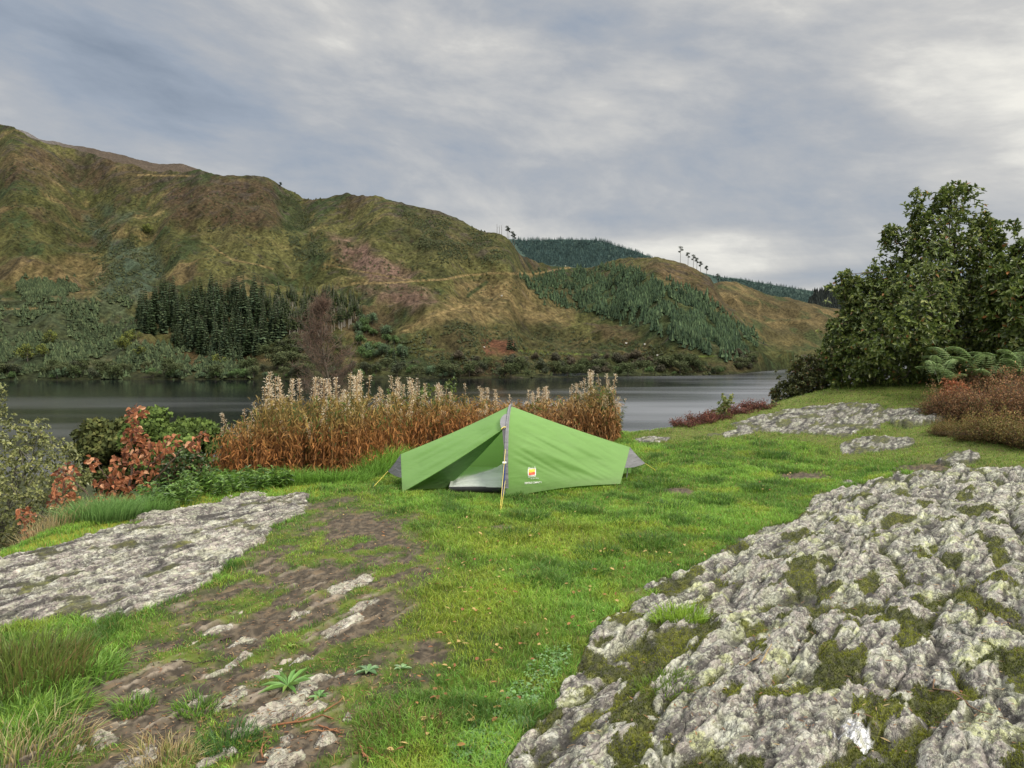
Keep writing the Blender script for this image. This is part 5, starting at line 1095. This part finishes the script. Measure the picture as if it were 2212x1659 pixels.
# ---- heather and bracken
def heather(rad, H, n, cols, nl):
    t = thing('heather', None, 'heather'); S = Acc(); Lf = Acc(); a = rng.uniform(0, 6.28, n); r = np.sqrt(rng.random(n)) * rad; h = H * (1 - .5 * (r / rad) ** 2) * rng.uniform(.4, 1.15, n) * (1 + .9 * perlin(np.cos(a) * r * 4 + rad * 9, np.sin(a) * r * 4, 180))
    b = np.stack([np.cos(a) * r * .6, np.sin(a) * r * .6, 0 * r - .03], -1); tp = np.stack([np.cos(a) * r * 1.1, np.sin(a) * r * 1.1, h], -1) + .03 * rng.normal(size=(n, 3))
    blades(S, b, np.linalg.norm(tp - b, axis=1) * .9, np.full(n, .006), (tp - b)[:, :2] / np.maximum(h[:, None], .05) * .7, jit((.10, .065, .05), n), 1.0)
    f = rng.random((n, nl)) ** .6; q_ = (b[:, None] + (tp - b)[:, None] * f[..., None]).reshape(-1, 3) + .018 * rng.normal(size=(n * nl, 3)); m = len(q_)
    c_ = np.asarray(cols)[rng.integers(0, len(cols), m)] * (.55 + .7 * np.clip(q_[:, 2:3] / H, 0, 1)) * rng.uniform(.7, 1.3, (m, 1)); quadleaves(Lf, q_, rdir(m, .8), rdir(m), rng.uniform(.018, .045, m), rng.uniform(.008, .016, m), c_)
    S.obj('stems', M['bark'], t); Lf.obj('foliage', M['dryleaf'], t); return t
hb = heather(.55, .55, 900, [(.24, .12, .055), (.16, .085, .04), (.30, .17, .08), (.12, .11, .04), (.10, .06, .04)], 14)
hd = heather(.27, .19, 260, [(.16, .055, .045), (.11, .045, .04), (.22, .09, .06), (.09, .06, .03)], 14)
ho = heather(.5, .40, 700, [(.16, .14, .04), (.22, .16, .05), (.11, .10, .03), (.20, .11, .05)], 14)
def hput(src, lst, group):
    for k, (X, Y, d, s, lab) in enumerate(lst):
        x = (X - CXP) / FL * d; z = gz(x, d)[0] - .03
        if k == 0: src.location = (x, d, z); src.scale = (s,) * 3; src['label'] = lab; src['group'] = group
        else: dup(src, (x, d, z), rng.uniform(0, 6.28), s, lab, group)
hput(hb, [(2058, 0, 12.0, .85, 'leftmost red-brown heather clump, below the ferns'), (2120, 0, 11.6, 1.0, 'red-brown heather clump second from the left below the ferns'), (2185, 0, 11.2, 1.05, 'red-brown heather clump third from the left near the right edge'), (2250, 0, 10.9, 1.2, 'red-brown heather clump cut by the right edge'), (2330, 0, 10.6, 1.2, 'red-brown heather clump just outside the right edge'), (2150, 0, 12.6, 1.1, 'taller red-brown heather behind the front clumps'), (2225, 0, 12.2, 1.2, 'tallest red-brown heather at the right edge')], 'red-brown heather at the right')
hput(ho, [(2130, 0, 10.2, .8, 'olive-yellow low heather in front of the red-brown clumps'), (2195, 0, 9.8, .95, 'olive-yellow low heather at the right edge above the mossy turf'), (2060, 0, 10.9, .6, 'smallest olive-yellow heather, left of the others'), (2250, 0, 9.4, 1.0, 'olive-yellow heather cut off by the right edge')], 'olive heather at the right')
hput(hd, [(1480, 0, 12.7, .8, 'dark red heather clump at the lake edge, leftmost'), (1515, 0, 12.95, 1.0, 'dark red heather clump under the small light green sapling'), (1550, 0, 13.2, .95, 'dark red heather clump right of the small sapling'), (1600, 0, 13.6, 1.0, 'dark purple heather clump second from the big bush'), (1635, 0, 13.9, 1.0, 'dark purple heather clump nearest the big bush')], 'dark red heather at the lake edge')
def fern():
    t = thing('bracken_fern', None, 'fern'); Fr = Acc(); St = Acc()
    for k in range(6):
        a = rng.uniform(0, 6.28) if k else 1.57; L_ = rng.uniform(.55, .85); u = np.linspace(0, 1, 22); r = .95 * L_ * u; z = .42 * np.sin(u * 1.9) * rng.uniform(.5, 1.6) + .1; P = np.stack([np.cos(a) * r, np.sin(a) * r, z], -1); tube(St, P, .005 * (1 - .7 * u), np.array((.2, .22, .09)), 4)
        side = np.array([-math.sin(a), math.cos(a), 0]); fw = np.array([math.cos(a), math.sin(a), .1])
        for q_, uu in zip(P[6:], u[6:]):
            w_ = .24 * (1.08 - uu) ** .8
            for sgn in (-1, 1):
                v = np.linspace(0.05, 1, 12); D = nrm((side * sgn + fw * .35)[None])[0]; S0 = q_ + D * w_ * v[:, None] + np.array([0, 0, -.05]) * (v ** 2)[:, None]; l_ = .055 * (1.05 - v) + .012
                for s2 in (-1, 1): leaves(Fr, S0, np.tile(fw * s2 + D * .4, (12, 1)), np.array([[0, 0, 1.]]), l_, l_ * .42, jit((.32, .42, .19), 12, .12), .05, .1)
    Fr.obj('fronds', M['leaf'], t); St.obj('stalks', M['leaf'], t); return t
fr = fern()
for k, (X, d, s, lab) in enumerate([(2030, 12.9, .75, 'leftmost green fern in front of the dark bush'), (2078, 13.1, .85, 'green fern second from the left behind the heather'), (2125, 12.9, .9, 'green fern in the middle of the row with its fronds raised highest'), (2168, 13.2, .85, 'green fern fourth from the left behind the heather'), (2212, 12.9, .85, 'green fern at the right edge behind the heather')]):
    x = (X - CXP) / FL * d; z = gz(x, d)[0] + .25
    if k == 0: fr.location = (x, d, z); fr.scale = (s,) * 3; fr['label'] = lab; fr['group'] = 'green ferns behind the heather'
    else: dup(fr, (x, d, z), rng.uniform(0, 6.28), s, lab, 'green ferns behind the heather')
bushy('dead_bracken', 'orange-brown withered fern between the green ferns and the heather', [(2025, 870), (2040, 835), (2060, 822), (2090, 840), (2100, 870), (2060, 885)], 12.3, .3, 380, .06, .014, [(.38, .15, .07), (.28, .10, .05)], [1, 1], 12, .008, 'fern', seed=31, lm='dryleaf')
# ------------------------------------------------------------------ trees across the lake
def conifer(A, H, r0, tiers, per, cols, skirt=.06, p0=np.zeros(3)):
    for k in range(tiers):
        f = k / (tiers - 1); z = H * (skirt + (1 - skirt) * f * .97); r = r0 * (1 - f) ** .85 + .12; m = max(4, int(per * (1 - .5 * f)))
        a = rng.uniform(0, 6.28) + np.arange(m) * 2 * math.pi / m + rng.normal(0, .12, m); L_ = r * rng.uniform(.7, 1.15, m)
        D = np.stack([np.cos(a), np.sin(a), rng.uniform(-.35, -.05, m)], -1); q_ = p0 + np.array([0, 0, z]) + 0 * D
        c_ = np.asarray(cols)[rng.integers(0, len(cols), m)] * rng.uniform(.7, 1.25, (m, 1)); quadleaves(A, q_, D, nrm(np.array([0, 0, 1.]) + .5 * rdir(m)), L_, L_ * .55, c_)
        quadleaves(A, q_ - [0, 0, .3], D + [0, 0, -.25], nrm(np.stack([-np.sin(a), np.cos(a), 0 * a], -1)), L_ * .95, L_ * .42, c_ * .7)
CG = [(.078, .115, .060), (.105, .14, .070), (.055, .085, .05)]
def con_proto(nm, H, r0, tiers, cols, skirt=.05, tcol=(.08, .065, .05), tr=.22):
    t = thing(nm, None, 'tree'); A = Acc(); conifer(A, H, r0, tiers, 11, cols, skirt); A.obj('crown', M['fartree'], t)
    B = Acc(); tube(B, [(0, 0, -1.5), (0, 0, H * .5), (0, 0, H * .97)], [tr, tr * .6, .05], np.array(tcol), 5); B.obj('trunk', M['bark'], t); return t
def scatter(proto_list, pts, smin, smax, label, group, zs=1.0, sizes=None):
    for k, p in enumerate(pts):
        pr = proto_list[k % len(proto_list)]; s = rng.uniform(smin, smax) if sizes is None else sizes[k]; sxy = s * rng.uniform(.85, 1.15)
        if not pr.get('_u', 0): pr['_u'] = 1; o = pr; o.location = tuple(p); o.rotation_euler = (0, 0, rng.uniform(0, 6.28)); o.scale = (sxy, sxy, s)
        else: o = dup(pr, tuple(p), rng.uniform(0, 6.28), (sxy, sxy, s))
        o['label'] = label; o['group'] = group
        if '_u' in o and o is not pr: del o['_u']
def hill_pts(poly, n, h=hillA):
    P = inpoly_pts(poly, n); return on_hill(h, P[:, 0], P[:, 1])
allp = []
sp = [con_proto('spruce_tree', 28, 5.4, 15, CG) for _ in range(3)] + [con_proto('spruce_tree', 27, 5.0, 16, [(.05, .08, .034), (.065, .095, .045)])]; allp += sp
W1 = [(286, 690), (320, 665), (370, 650), (440, 640), (520, 645), (580, 665), (620, 690), (600, 750), (520, 785), (450, 775), (380, 752), (320, 725)]
pts = hill_pts(W1, 230); scatter(sp, pts, .5, 1.2, 'tall dark spruce in the dense stand across the lake', 'dark spruces in the stand across the lake')
lar = [con_proto('larch_tree', 22, 2.6, 13, [(.09, .13, .05), (.12, .145, .065), (.075, .095, .06)], .42, (.30, .28, .24), .32) for _ in range(3)]
pts = hill_pts([(560, 665), (640, 655), (720, 655), (775, 665), (785, 705), (700, 730), (600, 740), (570, 700)], 200); scatter(lar, pts, .75, 1.05, 'slim larch with a bare pale trunk at the right of the spruce stand', 'slim larches beside the spruce stand')
def broad_proto(nm, R0, H, cols, n=900, nc=13):
    t = thing(nm, None, 'tree'); A = Acc()
    for _ in range(nc):
        c_ = np.array([rng.normal(0, R0 * .45), rng.normal(0, R0 * .45), H * rng.uniform(.32, .82)]); r_ = R0 * rng.uniform(.32, .55); m = n // nc; d = rdir(m, .35)
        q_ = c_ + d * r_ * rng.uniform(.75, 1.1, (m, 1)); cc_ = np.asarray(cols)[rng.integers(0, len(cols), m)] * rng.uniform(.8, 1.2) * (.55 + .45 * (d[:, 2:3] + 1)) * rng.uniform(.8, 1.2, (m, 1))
        quadleaves(A, q_, rdir(m), d + .5 * rdir(m), R0 * .20 * rng.uniform(.6, 1.3, m), R0 * .15, cc_)
    A.obj('crown', M['fartree'], t); B = Acc(); tube(B, [(0, 0, -1), (.2, 0, H * .35), (0, .2, H * .7)], [R0 * .07, R0 * .05, .05], np.array((.09, .08, .065)), 5)
    for _ in range(5): a = rng.uniform(0, 6.28); tube(B, [(0, 0, H * .25), (math.cos(a) * R0 * .6, math.sin(a) * R0 * .6, H * .65)], [R0 * .035, .03], np.array((.09, .08, .065)), 4)
    B.obj('trunk', M['bark'], t); return t
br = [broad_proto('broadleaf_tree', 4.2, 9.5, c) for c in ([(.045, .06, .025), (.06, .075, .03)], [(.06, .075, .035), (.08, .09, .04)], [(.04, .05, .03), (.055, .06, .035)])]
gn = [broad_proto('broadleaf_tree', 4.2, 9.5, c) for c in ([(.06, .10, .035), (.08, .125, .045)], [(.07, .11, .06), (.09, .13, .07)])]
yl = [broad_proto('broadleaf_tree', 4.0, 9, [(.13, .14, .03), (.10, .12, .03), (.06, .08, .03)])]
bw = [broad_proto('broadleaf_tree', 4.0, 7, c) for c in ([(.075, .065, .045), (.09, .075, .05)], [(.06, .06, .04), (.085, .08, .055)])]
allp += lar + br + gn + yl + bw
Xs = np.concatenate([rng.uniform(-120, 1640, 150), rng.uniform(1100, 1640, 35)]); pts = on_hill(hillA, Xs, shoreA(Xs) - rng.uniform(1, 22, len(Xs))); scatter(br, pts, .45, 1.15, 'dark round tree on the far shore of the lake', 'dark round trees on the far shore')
X2 = rng.uniform(0, 1600, 60); pts = on_hill(hillA, X2, shoreA(X2) - rng.uniform(1, 10, 60)); scatter(gn, pts, .3, .8, 'lighter green waterside bush on the far shore', 'light green bushes on the far shore')
pts = hill_pts([(560, 765), (640, 740), (740, 735), (760, 770), (700, 800), (600, 800)], 30); scatter(br, pts, .8, 1.3, 'dark rounded broadleaf tree below the larches', 'broadleaf trees below the larches')
pts = hill_pts([(740, 700), (800, 690), (850, 740), (880, 780), (800, 800), (750, 760)], 26); scatter(gn, pts, .7, 1.15, 'green rounded broadleaf tree right of the larches', 'green broadleaf trees right of the larches')
pts = on_hill(hillA, np.array([275, 300, 95, 60, 470, 322, 640, 265, 290, 110]), np.array([745, 772, 770, 780, 790, 505, 742, 760, 735, 745])); scatter(yl, pts, .9, 1.4, 'yellowish broadleaf tree standing apart on the lower hillside', 'yellowish trees on the lower hillside')
X3 = np.concatenate([rng.uniform(1280, 1480, 32), rng.uniform(1560, 1660, 10), rng.uniform(960, 1260, 16)]); pts = on_hill(hillA, X3, shoreA(X3) - rng.uniform(5, 42, len(X3))); scatter(bw, pts, .6, 1.05, 'grey-brown half-bare tree on the shore slope', 'half-bare trees on the shore slope')
X4 = rng.uniform(1590, 1800, 28); pts = on_hill(hillD, X4, np.interp(X4, [1590, 1800], [798, 790]) - rng.uniform(1, 10, 28)); scatter(bw, pts, .6, 1.1, 'small dull tree on the shore at the end of the lake', 'small trees at the end of the lake')
dk = con_proto('spruce_tree', 14, 2.8, 10, CG); allp.append(dk)
pts = on_hill(hillA, np.array([300, 505, 520, 475, 455, 955, 975, 1100, 1112, 870, 850, 290, 310, 835, 852, 1105]), np.array([775, 790, 786, 782, 790, 785, 790, 755, 757, 790, 778, 790, 782, 785, 790, 752])); scatter([dk], pts, .8, 1.2, 'single dark conifer near the far shore', 'single dark conifers near the far shore')
# young plantations: too many to count
def young(name, label, polys, n, H, cols, h=hillA, wob=True, r=.32, dens=1.0, nseed=0):
    A = Acc(); P = np.concatenate([inpoly_pts(p_, int(n / len(polys))) for p_ in polys]); P = P + np.abs(rng.normal(0, 6, P.shape)) * np.sign(rng.normal(size=P.shape)) * wob; Q = on_hill(h, P[:, 0], P[:, 1])
    k_ = fbm(Q[:, 0] / 26, Q[:, 1] / 40, 300 + nseed, 4) + .12 * perlin(Q[:, 0] / 7, Q[:, 1] / 9, 305) > (-.07 if wob else -9); Q = Q[k_]; n = len(Q); HH = H * rng.uniform(.35, 1.35, n); hue = fbm(Q[:, 0] / 30, Q[:, 1] / 30, 310, 3)
    for lev, (z0, z1, rr) in enumerate(((.05, .62, 1.0), (.38, 1.0, .62))):
        for s in range(5):
            a = rng.uniform(0, 6.28, n) if s == 0 else a + 2 * math.pi / 5; w_ = HH * r * rr
            b1 = Q + np.stack([np.cos(a) * w_, np.sin(a) * w_, HH * (z0 + .08 * rng.normal(size=n))], -1); b2 = Q + np.stack([np.cos(a + 1.1) * w_, np.sin(a + 1.1) * w_, HH * (z0 + .08 * rng.normal(size=n))], -1); tp = Q + np.stack([0 * a, 0 * a, HH * z1], -1)
            c_ = np.asarray(cols)[rng.integers(0, len(cols), n)] * (1 + .5 * hue[:, None]) * rng.uniform(.65, 1.3, (n, 1)); V_ = np.stack([b1, b2, tp], 1).reshape(-1, 3); cc_ = np.repeat(c_, 3, 0); cc_[2::3] *= 1.35
            A.add(V_, np.arange(3 * n).reshape(-1, 3), cc_)
    return tag(A.obj(name, M['fartree']), label, 'young trees', None, 'stuff')
young('conifer_plantation', 'young blue-green conifer plantation covering the middle hillside', [[(1128, 602), (1240, 583), (1340, 572), (1400, 600), (1480, 628), (1540, 655), (1590, 700), (1640, 735), (1650, 760), (1560, 770), (1470, 740), (1400, 705), (1320, 690), (1220, 660), (1150, 630)], [(1290, 600), (1480, 640), (1560, 690), (1640, 745), (1560, 768), (1400, 690)]], 9000, 6.5, [(.052, .084, .042), (.072, .106, .052), (.038, .062, .036)], nseed=1)
young('young_trees', 'grey-green young trees in drifts on the lower left hillside', [[(-100, 690), (60, 670), (200, 650), (285, 640), (300, 760), (240, 790), (-100, 800)], [(40, 615), (150, 610), (170, 640), (60, 650)], [(-100, 760), (300, 740), (560, 790), (560, 812), (-100, 816)]], 7500, 3.8, [(.05, .072, .034), (.07, .09, .042), (.036, .052, .026)], nseed=2, r=.55)
young('scrub', 'low dark scrub and bracken dotted over the far hillside', [[(190, 470), (330, 540), (355, 600), (300, 650), (200, 640)], [(960, 700), (1300, 730), (1560, 770), (1600, 805), (900, 812), (820, 760)], [(600, 420), (650, 430), (700, 560), (640, 560)], [(850, 440), (1050, 505), (1110, 560), (950, 560)], [(0, 350), (600, 400), (1100, 560), (1200, 640), (800, 640), (300, 560), (0, 520)]], 13000, 1.6, [(.045, .06, .025), (.07, .075, .03), (.05, .06, .035)], nseed=3, r=.75)
young('conifer_forest', 'distant conifer forest covering the far hill in the gap', [[(1105, 520), (1200, 519), (1300, 521), (1400, 554), (1440, 575), (1330, 585), (1150, 570)]], 4200, 11, [(.045, .08, .075), (.06, .10, .09), (.035, .062, .062)], hillE, False, .2)  # tree colours brightened bluish to carry the distance haze
young('conifer_forest', 'distant conifer forest along the low ridge at the end of the lake', [[(1540, 598), (1650, 612), (1760, 630), (1850, 642), (1850, 665), (1700, 650), (1560, 625)]], 2400, 10, [(.03, .055, .05), (.045, .075, .07)], hillE, False, .22)  # haze tint in the tree colours here too
young('dark_wood', 'dark wood on the rise behind the end of the lake', [[(1745, 662), (1760, 636), (1800, 626), (1850, 614), (1950, 602), (1950, 680), (1760, 668)]], 1500, 13, [(.022, .028, .026), (.03, .036, .03)], hillF, False, .25)
# skyline pines
def pine(Xp, Yt, Yb, kind, lab, dpt):
    px = dpt / FL; base = pt(Xp, Yb + 1.5, dpt); H = (Yb - Yt) * px; t = thing('pine_tree', lab, 'tree', tuple(base)); B = Acc(); tube(B, [(0, 0, -2), (.2, 0, H * .5), (0, 0, H)], [.32, .26, .10], np.array((.10, .085, .07)), 5)
    if kind:
        A = Acc(); n = 110
        for c_, r_ in (((0, 0, H * .93), .13 * H), ((H * .07 * kind, 0, H * .80), .10 * H), ((-H * .06 * kind, 0, H * .68), .07 * H)):
            d = rdir(n); q_ = np.array(c_) + d * r_ * np.array([1.1, 1.1, .6]) * rng.uniform(.4, 1.1, (n, 1)); quadleaves(A, q_, rdir(n), rdir(n), .9, .6, jit((.03, .045, .025), n)); tube(B, [(0, 0, c_[2] - .1 * H), c_], [.12, .05], np.array((.1, .085, .07)), 4)
        A.obj('crown', M['fartree'], t)
    else:
        for _ in range(7): z_ = rng.uniform(.5, 1) * H; a = rng.uniform(0, 6.28); tube(B, [(0, 0, z_), (math.cos(a) * 1.6, math.sin(a) * 1.6, z_ + .4)], [.08, .03], np.array((.12, .11, .10)), 3)
    B.obj('trunk', M['bark'], t)
for a in [(1073.5, 482, 503, 0, 'leftmost bare dead pine trunk on the main ridge end', 985), (1078.5, 486, 504, 0, 'second bare dead pine trunk on the main ridge end', 985), (1083.5, 485, 507, 0, 'third bare dead pine trunk on the main ridge end', 985),
          (1095.5, 487, 514, 1, 'tallest leafy pine on the end of the main ridge', 985), (1099, 491, 516, -1, 'leaning pine close behind the tallest on the main ridge', 987), (1107, 499, 526, 1, 'pine with a small round crown right of the tallest on the main ridge', 985), (1111.5, 505, 530, -1, 'smallest pine at the right end of the main ridge', 985),
          (1469.5, 531, 568, 1, 'tallest slim pine, leftmost on the middle knoll', 985), (1486, 544, 574, -1, 'second slim pine from the left on the middle knoll', 975), (1497.5, 549, 580, 1, 'third pine from the left with a dark crown on the knoll', 970), (1505, 556, 585, -1, 'fourth pine from the left on the knoll, close to the third', 965), (1513, 564, 590, 1, 'fifth pine from the left with a thin flat crown on the knoll', 955), (1526, 573, 598, -1, 'lowest broad-crowned pine on the right shoulder of the knoll', 945), (1550, 590, 612, 1, 'lone small pine right of the knoll on the skyline', 1290), (606, 393, 412, 1, 'small dark tree on the crag at the main ridge', 1075)]: pine(*a)
# sheep and pale boulders on the hill
def boulders():
    for k, (X, Y) in enumerate([(1393, 745), (1352, 742), (1222, 572), (1083, 641), (1045, 752), (1420, 768), (1510, 736)]):
        p = on_hill(hillA, np.array([X]), np.array([Y]))[0]; A = Acc(); n = 12
        u = np.linspace(0, math.pi, 6); v = np.linspace(0, 2 * math.pi, n, endpoint=False); V_ = np.array([[math.sin(a) * math.cos(b), math.sin(a) * math.sin(b) * .8, math.cos(a) * .7] for a in u for b in v]) * 1.0
        V_ *= 1 + .22 * rng.normal(size=(len(V_), 1)); F_ = np.array([[a * n + b, a * n + (b + 1) % n, (a + 1) * n + (b + 1) % n, (a + 1) * n + b] for a in range(5) for b in range(n)]); A.add(V_, F_, np.array((.55, .54, .50)))
        o = A.obj('boulder', M['rock']); o.location = tuple(p + [0, 0, .4]); tag(o, 'small pale boulder on the far hillside', 'boulder', 'pale boulders on the far hillside')
boulders()
for p_ in allp:
    for o in bpy.data.objects:
        if o.type == 'EMPTY' and '_u' in o: del o['_u']
# ---- low cloud clinging to the hills
def mist(X, Y, d, rx, ry, rz, dens, lab):
    m, N = new_mat('mist_volume'); tc = N('ShaderNodeTexCoord').outputs['Object']
    ln_ = N('ShaderNodeVectorMath', {0: tc}, operation='LENGTH').outputs['Value']; f = N('ShaderNodeMapRange', {'Value': ln_, 'From Min': .15, 'From Max': 1.0, 'To Min': 1.0, 'To Max': 0.0}).outputs[0]
    nz = N('ShaderNodeTexNoise', {'Vector': tc, 'Scale': 2.2, 'Detail': 4}).outputs[0]; k = N.math('MULTIPLY', N.math('MULTIPLY', f, f), N.math('MULTIPLY', N('ShaderNodeMapRange', {'Value': nz, 'From Min': .35, 'From Max': .65}).outputs[0], dens))
    v = N('ShaderNodeVolumePrincipled', {'Color': (.9, .93, 1, 1), 'Density': k}).outputs[0]; N('ShaderNodeOutputMaterial', {'Volume': v})
    n = 24; u = np.linspace(0, math.pi, 13); vv = np.linspace(0, 2 * math.pi, n, endpoint=False); V_ = np.array([[math.sin(a) * math.cos(b), math.sin(a) * math.sin(b), math.cos(a)] for a in u for b in vv]); F_ = np.array([[a * n + b, a * n + (b + 1) % n, (a + 1) * n + (b + 1) % n, (a + 1) * n + b] for a in range(12) for b in range(n)])
    o = new_obj('mist', mesh_np('mist', V_, F_), m); o.location = tuple(pt(X, Y, d)); o.scale = (rx, ry, rz); tag(o, lab, 'mist', None, 'stuff')
mist(1215, 528, 2260, 110, 120, 26, .012, 'thin pale mist over the wooded far hill')
mist(120, 312, 1500, 130, 120, 24, .010, 'low cloud touching the shoulder behind the left ridge')
